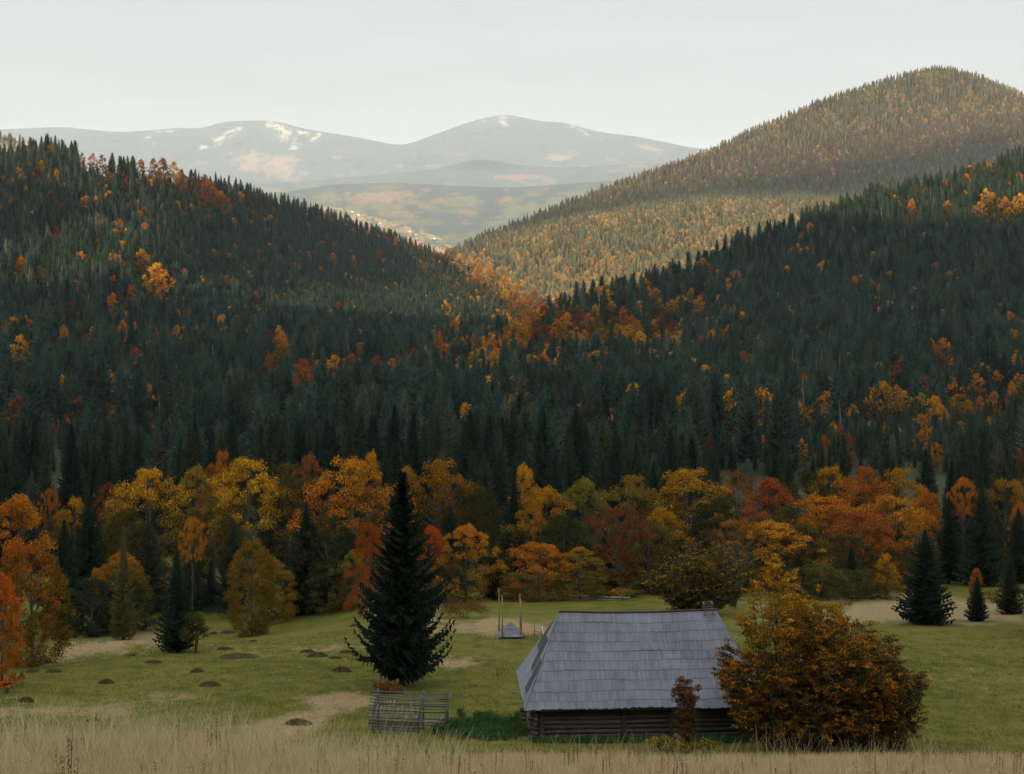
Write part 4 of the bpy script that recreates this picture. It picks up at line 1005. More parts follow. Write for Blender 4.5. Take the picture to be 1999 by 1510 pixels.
kind = np.where(isb, 3 + np.where(g.random(len(X)) < .6, g.integers(0, 2, len(X)), g.integers(2, 4, len(X))), g.integers(0, 3, len(X)))
kind = np.where(isb & (py > spur), 4 + g.integers(0, 3, len(X)), kind); kind = np.where(isb & (py < spur) & (py > bandc - 45) & (g.random(len(X)) < .8), 3, kind)
kind = np.where(g.random(len(X)) < .015, 7, kind)
keep = g.random(len(X)) < .94
forest('mountain_forest', np.stack([X, Y, Z, g.uniform(.8, 1.35, len(X)), kind], -1)[keep], mcoll, 'mixed autumn forest of spruce and rusty beech on the big right-hand mountain', 'forest')
print('mountain points', keep.sum())
# scattered trees of the pale knoll at far left and the village slope
X, Y, Z, px, py = H_knoll.scatter(16, 2000, 2750, -100, 120, 6)
X2, Y2, Z2, px2, py2 = H_vill.scatter(70, 7100, 10300, 560, 900, 7)
k2 = g.random(len(X2)) < .35
X = np.concatenate([X, X2[k2]]); Y = np.concatenate([Y, Y2[k2]]); Z = np.concatenate([Z, Z2[k2]])
forest('scattered_woods', np.stack([X, Y, Z, g.uniform(.5, 1., len(X)), g.integers(0, 7, len(X))], -1), mcoll, 'sparse small trees on the pale far slopes', 'woods')

# ------------------------------------------------------------------ log barn
print('barn')
TH = R(3.0)
barn = bpy.data.objects.new('log_barn', None); C.objects.link(barn)
B0 = (.72, 81.0); barn.location = (B0[0], B0[1], -26.6); barn.rotation_euler = (0, 0, TH)
tag(barn, 'old log barn with a tall grey shingled hip roof', 'barn')
LX, LY, EZ, RZ, IN = 13.8, 8.2, 2.25, 6.75, 2.3          # eave rectangle, eave height, ridge height, hip inset
RZL = RZ
def sag(x, y, z):
    up_ = np.clip((z - EZ) / (RZ - EZ), 0, 1.1)
    return .16 * np.sin(np.clip((x - IN) / (LX - 2 * IN), 0, 1) * pi) ** 1.3 * up_ + .05 * fbm(x / 2.2, y / 2.2 + z, 2) + .03 * np.sin(x * .55 + 1)
def roof():
    mb = MB(); g = np.random.default_rng(4)
    ncourse = 10
    def face(o, ex, ey, W, inl, inr, dark=None, depth=LY / 2):
        """o = left eave corner, ex along the eave, ey up-slope vector from eave to ridge, W width; inl/inr = how far the sides come in at the top"""
        nrm = np.cross(ex, ey); nrm /= np.linalg.norm(nrm)
        for c in range(ncourse):
            v0 = c / ncourse - (.012 if c else .0); v1 = min(1, (c + 1) / ncourse + .05)
            x = inl * v0 - .05
            wob = g.uniform(-.004, .004)
            while x < W - inr * v0:
                w = g.uniform(.06, .12); xa, xb = x, x + w - .006; x += w
                def cl(q, v): return min(max(q, inl * v), W - inr * v)
                a0, b0, a1, b1 = cl(xa, v0), cl(xb, v0), cl(xa, v1), cl(xb, v1)
                if b0 - a0 < .01: continue
                j = g.uniform(-.008, .006) + wob + .004 * sin(x * 1.1 + c) + .003 * sin(x * .37 + 2 * c)
                lift = .034 + g.uniform(-.006, .012); top = .004
                Pt = lambda q, v, n_: o + ex * q + ey * v + nrm * n_
                V = [Pt(a0, v0 + j, lift), Pt(b0, v0 + j, lift), Pt(b1, v1, top), Pt(a1, v1, top), Pt(a0, v0 + j, lift - .04), Pt(b0, v0 + j, lift - .04)]
                vm = (c + .5) / ncourse; m_ = 0
                if dark is not None: m_ = dark((xa + xb) / 2, vm)
                mb.add(V, [(0, 1, 2, 3), (4, 5, 1, 0)], None, m_)
    z = EZ; e = lambda *q: np.array(q, float)
    rz = RZ
    face(e(0, 0, z), e(1, 0, 0), e(0, LY / 2, rz - z), LX, IN, IN)
    face(e(LX, LY, z), e(-1, 0, 0), e(0, -LY / 2, rz - z), LX, IN, IN)
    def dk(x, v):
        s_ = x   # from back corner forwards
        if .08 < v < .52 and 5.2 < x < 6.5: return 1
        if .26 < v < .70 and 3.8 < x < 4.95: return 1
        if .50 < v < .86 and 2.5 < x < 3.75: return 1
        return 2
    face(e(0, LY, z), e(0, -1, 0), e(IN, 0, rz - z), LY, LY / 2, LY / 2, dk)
    face(e(LX, 0, z), e(0, 1, 0), e(-IN, 0, rz - z), LY, LY / 2, LY / 2)
    # soffit under the eaves
    u = -.05
    mb.add([(0.05, .05, z - .03), (LX - .05, .05, z - .03), (LX - .05, LY - .05, z - .03), (.05, LY - .05, z - .03)], [(0, 3, 2, 1)], None, 3)
    for v_ in mb.V: v_[:, 2] -= sag(v_[:, 0], v_[:, 1], v_[:, 2])
    return mb.build('roof', [SHINGLE, SHINGLE_DARK, SHINGLE_LIGHT, POSTW])
rf = link('roof', roof(), barn)
mb = MB(); q_ = np.linspace(IN - .08, LX - IN + .08, 16); mb.tube(np.stack([q_, q_ * 0 + LY / 2, RZ + .05 - sag(q_, q_ * 0 + LY / 2, q_ * 0 + RZ)], -1), .055, 6)
link('ridge_cap', mb.build('ridge_cap', [POSTW], True), rf)
mb = MB(); bx0 = LX - IN - .75
for dx in (0, .5):
    for dy in (-.3, .25): mb.tube([(bx0 + dx, LY / 2 + dy, RZ - .25), (bx0 + dx + .01, LY / 2 + dy, RZ + .45)], .028, 5)
    mb.tube([(bx0 + dx, LY / 2 - .34, RZ + .42), (bx0 + dx, LY / 2 + .3, RZ + .42)], .025, 5)
for dy in (-.3, .25):
    for zz in (.40, .12): mb.tube([(bx0 - .06, LY / 2 + dy, RZ + zz), (bx0 + .56, LY / 2 + dy, RZ + zz + .02)], .03, 5)
mb.tube([(bx0 - .1, LY / 2 - .42, RZ - .16), (bx0 + .62, LY / 2 - .42, RZ - .16)], .035, 5)
link('ridge_frame', mb.build('ridge_frame', [GREYW]), rf)
g = np.random.default_rng(8)
def logwall(p0, p1, n, name, gaps=()):
    mb = MB(); p0 = np.array(p0, float); p1 = np.array(p1, float); Lw = np.linalg.norm(p1 - p0); dr_ = (p1 - p0) / Lw
    for k in range(n):
        z = -.75 + k * .262; r = .128 + g.uniform(-.01, .012); ov = .32 + g.uniform(-.08, .12)
        s = np.linspace(-ov, Lw + ov, 14); pts = p0 + dr_ * s[:, None]; pts[:, 2] = z + .012 * np.sin(s * .7 + k) + g.uniform(-.006, .006, 14)
        mb.tube(pts, r + g.uniform(-.008, .008, 14), 10)
    return mb.build(name, [LOGW], True)
wx0, wx1, wy0, wy1 = .62, LX - .62, .7, LY - .7
front = logwall((wx0, wy0, 0), (wx1, wy0, 0), 12, 'wall')
link('wall', front, barn)
link('wall', logwall((wx0, wy1, 0), (wx1, wy1, 0), 12, 'wall'), barn)
link('wall', logwall((wx0, wy0, .131), (wx0, wy1, .131), 11, 'wall'), barn)
link('wall', logwall((wx1, wy0, .131), (wx1, wy1, .131), 11, 'wall'), barn)
for xx in (wx0 + .35, 5.6, 8.25, wx1 - .35):
    mb = MB(); mb.box((xx, wy0 - .16, .72), (.22, .16, 3.06)); link('post', mb.build('post', [POSTW]), barn)
mb = MB(); mb.box(((wx0 + wx1) / 2, wy0 + .02, EZ - .14), (wx1 - wx0 + 1.0, .22, .2)); link('eave_beam', mb.build('eave_beam', [POSTW]), barn)

# ------------------------------------------------------------------ hay rack
hx, hy, hz = hit(795, 1430)
rack = bpy.data.objects.new('hay_rack', None); C.objects.link(rack); rack.location = (hx, hy, hz); rack.rotation_euler = (0, 0, R(-7))
tag(rack, 'weathered grey pole hay rack left of the barn', 'hay rack')
W2 = 2.15
for xx, ln in ((-W2 + .05, 0), (.62, 0), (W2 - .08, .1)):
    mb = MB(); mb.tube([(xx, -.1, -.4), (xx + .04 + ln, .35, 1.1), (xx + .1 + ln * 2, 1.1, 2.05)], [.085, .075, .06], 7)
    mb.tube([(xx, -.62, 1.02), (xx + .02 + ln, .1, .98)], [.06, .06], 6)
    mb.tube([(xx + .08, 1.35, -.4), (xx + .12, 1.2, 2.15)], [.07, .06], 6); link('post', mb.build('post', [GREYW], True), rack)
g = np.random.default_rng(12)
for k in range(8):
    f = k / 7; yy = -.05 + 1.12 * f ** 1.1; zz = .92 + 1.12 * f
    x1 = W2 + .12 if k > 1 else .85
    mb = MB(); s = np.linspace(-W2 - .25 + g.uniform(-.08, .08), x1 + g.uniform(0, .12), 6)
    mb.tube(np.stack([s, np.full(6, yy - .09) + g.uniform(-.04, .04, 6), zz + g.uniform(-.04, .04, 6) - .05 * (s > 0) * (k % 3 == 0)], -1), .034 + g.uniform(-.006, .01), 6)
    link('rail', mb.build('rail', [GREYW], True), rack)
for k in range(5):
    mb = MB(); s = np.linspace(-W2 - .1, .7 if k < 4 else 2.2, 6)
    mb.tube(np.stack([s, np.full(6, -.18), .04 + k * .17 + g.uniform(-.012, .012, 6)], -1), .07, 7); link('log', mb.build('log', [LOGW if k % 2 else GREYW], True), rack)
for k in range(5):
    mb = MB(); s = np.linspace(-W2, W2 + .1, 6)
    mb.tube(np.stack([s, np.full(6, 1.28), .1 + k * .38 + g.uniform(-.03, .03, 6)], -1), .045, 6); link('rail', mb.build('rail', [GREYW], True), rack)
for k in range(11):
    mb = MB(); x_ = -W2 + .25 + k * .24 + g.uniform(-.05, .05); t_ = g.uniform(1.15, 1.75)
    mb.tube([(x_ + g.uniform(-.06, .06), .1, .5), (x_ + g.uniform(-.08, .08), .62, t_)], [.05, .035], 5); link('stake', mb.build('stake', [PALEW], True), rack)

# ------------------------------------------------------------------ hay barrack: little roof low on its poles
bx_, by_, bz_ = hit(997, 1244)
bar = bpy.data.objects.new('hay_barrack', None); C.objects.link(bar); bar.location = (bx_, by_, bz_); bar.rotation_euler = (0, 0, R(3))
tag(bar, 'low pyramid-roofed hay shelter with tall bare corner poles', 'hay shelter')
mb = MB(); e = lambda *q: np.array(q, float); r_ = 1.02; zt = 1.35; zb = .3
cs = [e(-r_, -r_, zb), e(r_, -r_, zb), e(r_, r_, zb), e(-r_, r_, zb)]; ap = e(0, 0, zt)
g = np.random.default_rng(3)
for i in range(4):
    a, b = cs[i], cs[(i + 1) % 4]
    nn = np.cross(b - a, ap - a); nn /= np.linalg.norm(nn)
    for c in range(4):
        v0, v1 = c / 4, min(1, (c + 1) / 4 + .06); k = 0
        for k in range(14):
            u0, u1 = k / 14, (k + 1) / 14 - .01
            q = lambda u, v, n_: (a + (b - a) * u) * (1 - v) + ap * v + nn * n_
            j = g.uniform(-.03, .02)
            mb.add([q(u0, v0 + j, .04), q(u1, v0 + j, .04), q(u1, v1, .0), q(u0, v1, .0), q(u0, v0 + j, 0), q(u1, v0 + j, 0)], [(0, 1, 2, 3), (4, 5, 1, 0)])
for i in range(4): mb.tube([cs[i] - e(0, 0, .05), cs[(i + 1) % 4] - e(0, 0, .05)], .045, 6, 1)
link('roof', mb.build('roof', [SHINGLE, POSTW]), bar)
for (ax, ay, hh) in ((-.78, -1.02, 3.95), (-.98, .86, 4.1), (.86, .86, 3.55), (.83, -.9, 3.55)):
    mb = MB(); mb.tube([(ax, ay, -.4), (ax + .03, ay, hh * .5), (ax - .02, ay + .02, hh)], [.075, .065, .045], 6); link('pole', mb.build('pole', [POLEW], True), bar)
mb = MB()
for k in range(7): mb.tube([(-1.2 + .1 * k, -.9 + .25 * k, .07), (1.2, -.85 + .27 * k, .11)], .08, 6)
link('log_base', mb.build('log_base', [POSTW], True), bar)

# little fence by the shelter
x, y, z = hit(1043, 1240)
mb = MB(); mb.tube([(0, 0, -.3), (.05, 0, 1.15)], [.06, .05], 6); o = link('fence_post', mb.build('fence_post', [POLEW], True), None, (x, y, z)); tag(o, 'short brown fence post right of the hay shelter', 'post')
x2, y2, z2 = hit(1060, 1248)
mb = MB(); mb.tube([(.15, 0, -.3), (-.1, 0, 1.15)], [.05, .045], 6); o = link('fence_post', mb.build('fence_post', [WHITEW], True), None, (x2, y2, z2)); tag(o, 'leaning whitish fence post at the left edge of the barn roof', 'post')
x3, y3, z3 = hit(1057, 1248)
mb = MB(); mb.tube([(0, 0, -.3), (0, 0, 1.2)], [.04, .035], 6); o = link('fence_post', mb.build('fence_post', [POLEW], True), None, (x3, y3 + .5, z3)); tag(o, 'thin brown fence post beside the leaning whitish one', 'post')
mb = MB(); t_ = np.linspace(0, 1, 8)[:, None]
for hh in (.65, .95):
    q = np.array([x, y - .07, z + hh]) * (1 - t_) + np.array([x3, y3 + .43, z3 + hh]) * t_; q[:, 2] -= (.22 * np.sin(t_ * pi))[:, 0]
    mb.tube(q, .018, 4)
o = link('fence_wire', mb.build('fence_wire', [GREYW])); tag(o, 'slack wire strung between two brown fence posts', 'wire')

# fallen dead trunk
x, y, z = hit(1150, 1171)
root = bpy.data.objects.new('fallen_tree', None); C.objects.link(root); root.location = (x, y, z)
tag(root, 'pale dead tree lying at the far meadow edge', 'fallen tree')
mb = MB(); mb.tube([(-4.5, .2, .75), (-2, 0, .5), (1, .2, .28), (4.6, 0, .22)], [.04, .07, .11, .15], 7); link('trunk', mb.build('trunk', [PALEBARK], True), root)
mb = MB(); g = np.random.default_rng(21)
for k in range(15):
    a = g.uniform(-4, 2.5); l = g.uniform(.4, 1.1); dx = g.uniform(-.7, .3)
    mb.tube([(a, .1, .4), (a + dx * l, g.uniform(-.4, .4), .4 + l * g.uniform(-.3, .8)), (a + dx * l * 2, g.uniform(-.6, .6), .35 + l * g.uniform(-.4, 1.1))], [.035, .022, .01], 4, cap=False)
mb.tube([(-2.5, -.5, .1), (0, -.6, .25), (3, -.4, .12)], [.03, .06, .05], 5)
link('branch', mb.build('branch', [PALEBARK], True), root)

# ------------------------------------------------------------------ bushes near the barn
print('bushes')
def stem_bush(name, seed, stems, W, Hh, D, palmat, leaf, per, label, cat, loc, prof, sprays=9, lean=1., mat_stem=None, bw=.1):
    """multi-stemmed bush: stems fan from the base; flat leaf sprays leave them outwards and upwards"""
    g = np.random.default_rng(seed); wood = MB(); cs = []; dirs = []
    for i in range(stems):
        a = g.uniform(0, 2 * pi); rr = g.random() ** .55
        ex, ey = rr * cos(a), rr * sin(a)
        top = Hh * prof(ex) * (1 - .25 * rr * rr) * g.uniform(.72, 1.04)
        s = np.linspace(0, 1, 7)
        px_ = ex * W * (bw + (1 - bw) * s ** .8); py_ = ey * D * (bw + (1 - bw) * s ** .8); pz_ = top * s ** 1.0
        S = np.stack([px_ + g.normal(0, .06, 7), py_ + g.normal(0, .06, 7), pz_ - .2 * (s < .01)], -1)
        wood.tube(S, np.linspace(.05, .008, 7), 5, cap=False)
        for k in range(sprays):
            t = g.uniform(.10, 1.0); b = np.array([np.interp(t, s, S[:, q]) for q in range(3)])
            aa = a + g.normal(0, .9); l = g.uniform(.35, 1.25) * (1.15 - .6 * t) * lean
            dv = np.array([cos(aa), sin(aa), g.uniform(-.05, .75)]); e_ = b + dv * l
            if e_[2] < .15: e_[2] = .15 + .2 * g.random()
            wood.tube([b, (b + e_) / 2 + (0, 0, .05), e_], [.014, .01, .004], 3, cap=False)
            for q in (.45, .75, 1.): cs.append(b + (e_ - b) * q); dirs.append(.20 + .14 * (1 - q))
    cs = np.array(cs); V, Q = crown_leaves(g, cs, np.array(dirs) * g.uniform(.8, 1.3, len(cs)), per, leaf, .38, hang=.1)
    V[:, 2] = np.maximum(V[:, 2], .03)
    crown = MB(); crown.add(V, Q); z = V[:, 2]
    root = bpy.data.objects.new(name, None); C.objects.link(root); root.location = loc; tag(root, label, cat)
    c = link('crown', crown.build('crown', [palmat], attrs={'hgt': np.clip(z / Hh, 0, 1)}), root)
    link('stem', wood.build('stem', [mat_stem or TWIG], True), root)
    return root
d = 76.0; k_ = F / d
def bprof(ex):
    return float(np.interp(ex, [-1, -.75, -.55, -.38, -.2, 0, .2, .45, .7, .9, 1], [.45, .62, .86, 1.0, .93, .72, .74, .66, .60, .5, .4]))
x0, y0, z0 = hit(1600, 1468)
s0 = y0 / F
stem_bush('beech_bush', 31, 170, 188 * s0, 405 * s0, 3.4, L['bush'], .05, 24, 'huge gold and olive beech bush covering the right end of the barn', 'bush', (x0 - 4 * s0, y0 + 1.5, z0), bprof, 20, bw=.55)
x0, y0, z0 = hit(1735, 1462); s0 = y0 / F
stem_bush('willow_bush', 32, 60, 84 * s0, 245 * s0, 2.4, leaf_mat('willow_leaves', (.055, .062, .022), (.030, .042, .018), (.26, .12, .015), .5, patch=.7), .05, 26, 'rounded dark green bush at the right side of the huge beech bush', 'bush', (x0 - .4, y0 + .7, z0), lambda e_: 1 - .3 * abs(e_), 14, bw=.6)
x0, y0, z0 = hit(1340, 1466); s0 = y0 / F
stem_bush('slim_shrub', 33, 16, 24 * s0, 165 * s0, .6, L['brown'], .045, 24, 'slim reddish-brown shrub in front of the barn wall', 'shrub', (x0, y0, z0), lambda e_: 1, 10, .35)
x0, y0, z0 = hit(1285, 1468); s0 = y0 / F
stem_bush('low_bramble', 34, 20, 75 * s0, 34 * s0, .6, L['olive'], .05, 16, 'low yellow-green bramble at the foot of the slim reddish shrub', 'shrub', (x0 + 1.0, y0 - .3, z0), lambda e_: 1, 6, .35)
# apple tree behind the barn
x0, y0, z0 = hit(1345, 1198); s0 = y0 / F
def aprof(ex): return float(np.interp(ex, [-1, -.5, 0, .4, .8, 1], [.6, .9, 1., .98, .92, .75]))
stem_bush('apple_tree', 35, 130, 122 * s0, 150 * s0, 3.8, leaf_mat('apple_leaves', (.075, .065, .016), (.028, .034, .014), (.36, .22, .02), .6, patch=.8), .075, 18, 'broad dark apple tree with yellow leaves and bare twigs behind the barn ridge', 'tree', (x0 + 1, y0, z0), aprof, 10, 1.1, BARK)
x0, y0, z0 = hit(1435, 1190); s0 = y0 / F
mb = MB(); g = np.random.default_rng(41)
for k in range(34):
    a = g.uniform(-1, 1); b = g.uniform(-1, 1); h_ = g.uniform(90, 165) * s0
    S = [(a * .3, b * .3, 0), (a * 1.4, b * 1.0, h_ * .5), (a * 2.6 + g.normal(0, .2), b * 1.5, h_)]
    mb.tube(S, [.05, .03, .008], 4, cap=False)
    for q in range(6):
        t = g.uniform(.4, 1); c_ = np.array(S[1]) * (1 - t) + np.array(S[2]) * t
        mb.tube([c_, c_ + (g.normal(0, .5), g.normal(0, .4), g.uniform(.1, .7))], [.014, .005], 3, cap=False)
o = link('bare_tree', mb.build('bare_tree', [BARK], True), None, (x0, y0 + 1.5, z0)); tag(o, 'leafless grey-twigged tree between the apple tree and the beech bush', 'tree')

def clump_bush(px, base, w, h, pal, label, name='shrub', cat='bush', seed=0, leaf=.06, per=60, flat=.6, n=30):
    x, y, z = hit(px, base); s_ = y / F; g = np.random.default_rng(seed + int(px))
    th = g.uniform(0, 2 * pi, n); rr = np.sqrt(g.random(n)); W_ = w * s_ / 2; H_ = h * s_
    cen = np.stack([rr * np.cos(th) * W_ * .85, rr * np.sin(th) * min(W_, 2.) * .7, H_ * (.2 + .55 * np.sqrt(1 - rr ** 2 * .9) * g.uniform(.5, 1.15, n))], -1)
    V, Q = crown_leaves(g, cen, np.full(n, min(W_ * .35, H_ * .45)), per, leaf, flat)
    V[:, 2] = np.maximum(V[:, 2], .02)
    mb = MB(); mb.add(V, Q)
    root = bpy.data.objects.new(name, None); C.objects.link(root); root.location = (x, y, z); tag(root, label, cat)
    link('foliage', mb.build('foliage', [L[pal]], attrs={'hgt': np.clip(V[:, 2] / H_, 0, 1)}), root)
    st = MB()
    for c_ in cen[:10]: st.tube([(c_[0] * .3, c_[1] * .3, -.1), c_ * .6, c_], [.03, .02, .008], 4, cap=False)
    link('stem', st.build('stem', [TWIG]), root)
clump_bush(905, 1206, 112, 38, 'brown', 'wide brown thicket behind the tall foreground spruce', 'brown_thicket', n=70, leaf=.05, per=70)
clump_bush(378, 1274, 62, 100, 'green', 'bushy dark juniper against the lone spruce on the left meadow', 'juniper_bush', n=60, leaf=.05, per=90)
clump_bush(1655, 1172, 175, 42, 'green', 'long low dark green thicket above the straw patch', 'green_thicket', n=90, leaf=.07, per=60)
clump_bush(128, 1250, 36, 30, 'olive', 'small round olive bush by the big rounded beech', n=20, leaf=.05)
clump_bush(440, 1208, 110, 30, 'teal', 'low dark scrub in the hollow by the slim spruce', 'low_scrub', n=50)
clump_bush(330, 1232, 90, 40, 'teal', 'low dark scrub left of the lone spruce', 'low_scrub', n=50)
clump_bush(625, 1172, 80, 52, 'yellow', 'sparse yellow-leaved shrub right of the oval beech', 'yellow_shrub', n=26, leaf=.09, per=14)
clump_bush(1215, 1172, 60, 30, 'orange', 'low orange shrub at the right end of the fallen dead tree', 'orange_shrub', n=20, leaf=.06, per=30)
clump_bush(1940, 1176, 40, 30, 'brown', 'low brown shrub between the two small right-hand spruces', 'brown_shrub', n=20)
clump_bush(12, 1352, 26, 36, 'red', 'small red shrub at the left edge of the photo', 'red_shrub', n=16)
clump_bush(755, 1352, 66, 24, 'rust', 'rust-red shrub at the foot of the tall foreground spruce', 'rust_shrub', n=26)
clump_bush(870, 1185, 40, 60, 'olive', 'olive shrub at the right side of the tall foreground spruce', 'olive_shrub', n=24)

# ------------------------------------------------------------------ tussock mounds
m, nt, out = newmat('mound_earth')
n_ = noise(nt, 9., nt.nodes.new('ShaderNodeTexCoord').outputs['Object'], 5)
principled(nt, out, mixrgb(nt, mapr(nt, n_, .3, .7), (.030, .021, .012), (.085, .058, .030)), .95, .05, n_, 1., .05); MOUND = m
m, nt, out = newmat('mound_tuft')
principled(nt, out, mixrgb(nt, geo_island(nt), (.045, .035, .016), (.15, .11, .045)), .9, .1); MTUFT = m
def mound(px, base, w, h, label, seed):
    x, y, z = hit(px, base); s_ = y / F; W_ = w * s_ / 2; H_ = h * s_ * .52; D_ = max(W_ * .6, .35)
    g = np.random.default_rng(seed)
    nu, nv = 22, 8; th = np.linspace(0, 2 * pi, nu, endpoint=False); r_ = np.linspace(0, 1, nv)
    T_, R_ = np.meshgrid(th, r_); lob = 1 + .26 * np.sin(2 * T_ + seed) + .16 * np.sin(5 * T_ + seed * 2) + .10 * np.sin(9 * T_ + seed)
    X_ = R_ * np.cos(T_) * W_ * lob; Y_ = R_ * np.sin(T_) * D_ * lob; Z_ = H_ * (1 - R_ ** 2.2) * (1 + .3 * fbm(X_ * 3 / max(W_, .1) + seed, Y_ * 3 + seed, 2)) - .06
    i = np.arange(nv - 1)[:, None] * nu; j = np.arange(nu)[None]; j2 = (j + 1) % nu
    Q = np.stack([i + j, i + nu + j, i + nu + j2, i + j2], -1).reshape(-1, 4)
    root = bpy.data.objects.new('earth_mound', None); C.objects.link(root); root.location = (x, y, z); tag(root, label, 'mound')
    link('earth', mesh('earth', np.stack([X_, Y_, Z_], -1).reshape(-1, 3), [Q], [MOUND], None, True), root)
    n = 900; a = g.uniform(0, 2 * pi, n); rr = np.sqrt(g.random(n)); bx = rr * np.cos(a) * W_ * 1.08; by = rr * np.sin(a) * D_ * 1.05; bz = np.maximum(H_ * (1 - rr ** 2.2) - .06, -.05)
    hh = g.uniform(.05, .16, n) + H_ * .12; lx = g.normal(0, .05, n); w_ = .012
    V = np.stack([np.stack([bx - w_, by, bz], -1), np.stack([bx + w_, by, bz], -1), np.stack([bx + lx, by + g.normal(0, .04, n), bz + hh], -1)], 1).reshape(-1, 3)
    link('tuft', mesh('tuft', V, [np.arange(3 * n).reshape(-1, 3)], [MTUFT]), root)
MO = [(208, 1334, 30, 14, 'dark mound low on the left meadow, between two paler mounds'), (385, 1312, 24, 12, 'small dark mound below the lone left spruce'), (410, 1339, 40, 14, 'wide brown mound below the small dark one under the lone spruce'),
 (300, 1294, 34, 8, 'flat brown mound left below the lone spruce'), (466, 1284, 76, 12, 'longest brown mound row on the left meadow'), (439, 1268, 30, 8, 'thin mound just above the longest mound row'), (445, 1236, 28, 9, 'brown mound halfway between lone spruce and oval beech'),
 (418, 1237, 14, 6, 'tiny mound left of the one below the oval beech'), (620, 1282, 38, 16, 'tall brown mound in the centre-left meadow cluster'), (600, 1274, 28, 10, 'reddish mound at the left of the centre-left cluster'), (667, 1311, 36, 16, 'dark round mound left of the tall foreground spruce'),
 (676, 1274, 24, 6, 'flat mound right of the centre-left cluster'), (655, 1285, 22, 6, 'low mound between the cluster and the dark round one'), (51, 1370, 28, 16, 'brown mound near the left edge above the dry grass'), (63, 1312, 24, 7, 'flat mound below the big rounded beech'),
 (105, 1312, 30, 8, 'flat mound right below the big rounded beech'), (98, 1414, 30, 12, 'mound half hidden by the dry grass near the left edge'), (181, 1408, 24, 9, 'faint mound in the edge of the dry grass at left'), (581, 1414, 52, 18, 'brown mound on the straw track left of the hay rack'),
 (580, 1460, 92, 24, 'large rusty mound in the straw below the hay rack'), (480, 1478, 100, 44, 'largest rusty mound with grass growing through it, bottom left of the hay rack'), (494, 1252, 14, 4, 'tiny flat mound below the oval beech'), (694, 1222, 20, 7, 'small mound left of the spruce boughs'),
 (258, 1280, 10, 4, 'tiniest mound on the left meadow'), (1458, 1500, 92, 26, 'wide rusty mound in the dry grass under the beech bush'), (1770, 1482, 80, 8, 'long flat brown mound under the dark green bush at right')]
for i, q in enumerate(MO): mound(*q[:4], q[4], i + 3)

# ------------------------------------------------------------------ grasses
print('grass')
def blade_mat(name, a, b, c):
    m, nt, out = newmat(name); isl = geo_island(nt); oi = nt.nodes.new('ShaderNodeObjectInfo')
    col = mixrgb(nt, isl, a, b); col = mixrgb(nt, mapr(nt, oi.outputs['Random'], .7, .95, 0, .8), col, c)
    d_ = nt.nodes.new('ShaderNodeBsdfDiffuse'); t = nt.nodes.new('ShaderNodeBsdfTranslucent')
    nt.links.new(col, d_.inputs[0]); nt.links.new(col, t.inputs[0]); mx = nt.nodes.new('ShaderNodeMixShader'); mx.inputs[0].default_value = .3
    nt.links.new(d_.outputs[0], mx.inputs[1]); nt.links.new(t.outputs[0], mx.inputs[2]); nt.links.new(mx.outputs[0], out.inputs[0]); return m
STRAW = blade_mat('straw_blades', (.36, .255, .125), (.54, .42, .245), (.28, .18, .09))
GREENB = blade_mat('green_blades', (.052, .066, .008), (.102, .102, .016), (.22, .19, .07))
TALL = blade_mat('tall_blades', (.27, .24, .10), (.40, .35, .18), (.2, .2, .08))
RUST = blade_mat('dock_stalks', (.14, .07, .04), (.24, .13, .07), (.08, .04, .02))
def tuft(seed, n, h, spread, w, mat, lean=.25, seg=3):
    g = np.random.default_rng(seed); V = []; Q = []
    a = g.uniform(0, 2 * pi, n); rr = spread * np.sqrt(g.random(n)); bx, by = rr * np.cos(a), rr * np.sin(a)
    hh = h * g.uniform(.5, 1.1, n); la = g.uniform(0, 2 * pi, n); ll = lean * hh * g.uniform(.2, 1.5, n); wa = g.uniform(0, pi, n)
    s = np.linspace(0, 1, seg + 1)
    for k, t in enumerate(s):
        cx_ = bx + np.cos(la) * ll * t ** 2 + .10 * hh * t ** 2; cy_ = by + np.sin(la) * ll * t ** 2; cz = hh * t * (1 - .12 * t)
        ww = w * (1 - .85 * t)
        V += [np.stack([cx_ - np.cos(wa) * ww, cy_ - np.sin(wa) * ww, cz], -1), np.stack([cx_ + np.cos(wa) * ww, cy_ + np.sin(wa) * ww, cz], -1)]
    V = np.stack(V, 1).reshape(-1, 3)
    b = (np.arange(n) * 2 * (seg + 1))[:, None]; k = np.arange(seg)[None] * 2
    Q = np.stack([b + k, b + k + 1, b + k + 3, b + k + 2], -1).reshape(-1, 4)
    return mesh('tuft', V, [Q], [mat])
def dock(seed):
    g = np.random.default_rng(seed); mb = MB()
    for i in range(3):
        x_, y_ = g.normal(0, .06, 2); h_ = g.uniform(.45, .85); mb.tube([(x_, y_, 0), (x_ + g.normal(0, .04), y_, h_)], [.006, .003], 3, cap=False)
        cen = np.stack([np.full(8, x_), np.full(8, y_), np.linspace(h_ * .5, h_, 8)], -1); V, Q = crown_leaves(g, cen, np.full(8, .025), 5, .014, 1.); mb.add(V, Q)
    return mb.build('dock', [RUST])
gcoll = proto_coll('dry_grass_kinds', [('a', tuft(1, 22, .55, .16, .0075, STRAW)), ('b', tuft(2, 22, .48, .2, .007, STRAW, .4)), ('c', tuft(3, 18, .62, .16, .007, STRAW)), ('d', tuft(4, 6, 1.15, .2, .006, TALL, .45, 5)), ('e', dock(5)), ('f', tuft(6, 20, .42, .18, .008, GREENB))])
g = np.random.default_rng(55)
def scatter_ground(n, y0, y1, fn, margin=3):
    yy = y0 + (y1 - y0) * g.random(n) ** .8; xx = g.uniform(-1, 1, n) * (.36 * yy + margin)
    zz = Zg(xx, yy); px = CX + xx / yy * F
    ok = fn(xx, yy, zz, px); return xx[ok], yy[ok], zz[ok], px[ok]
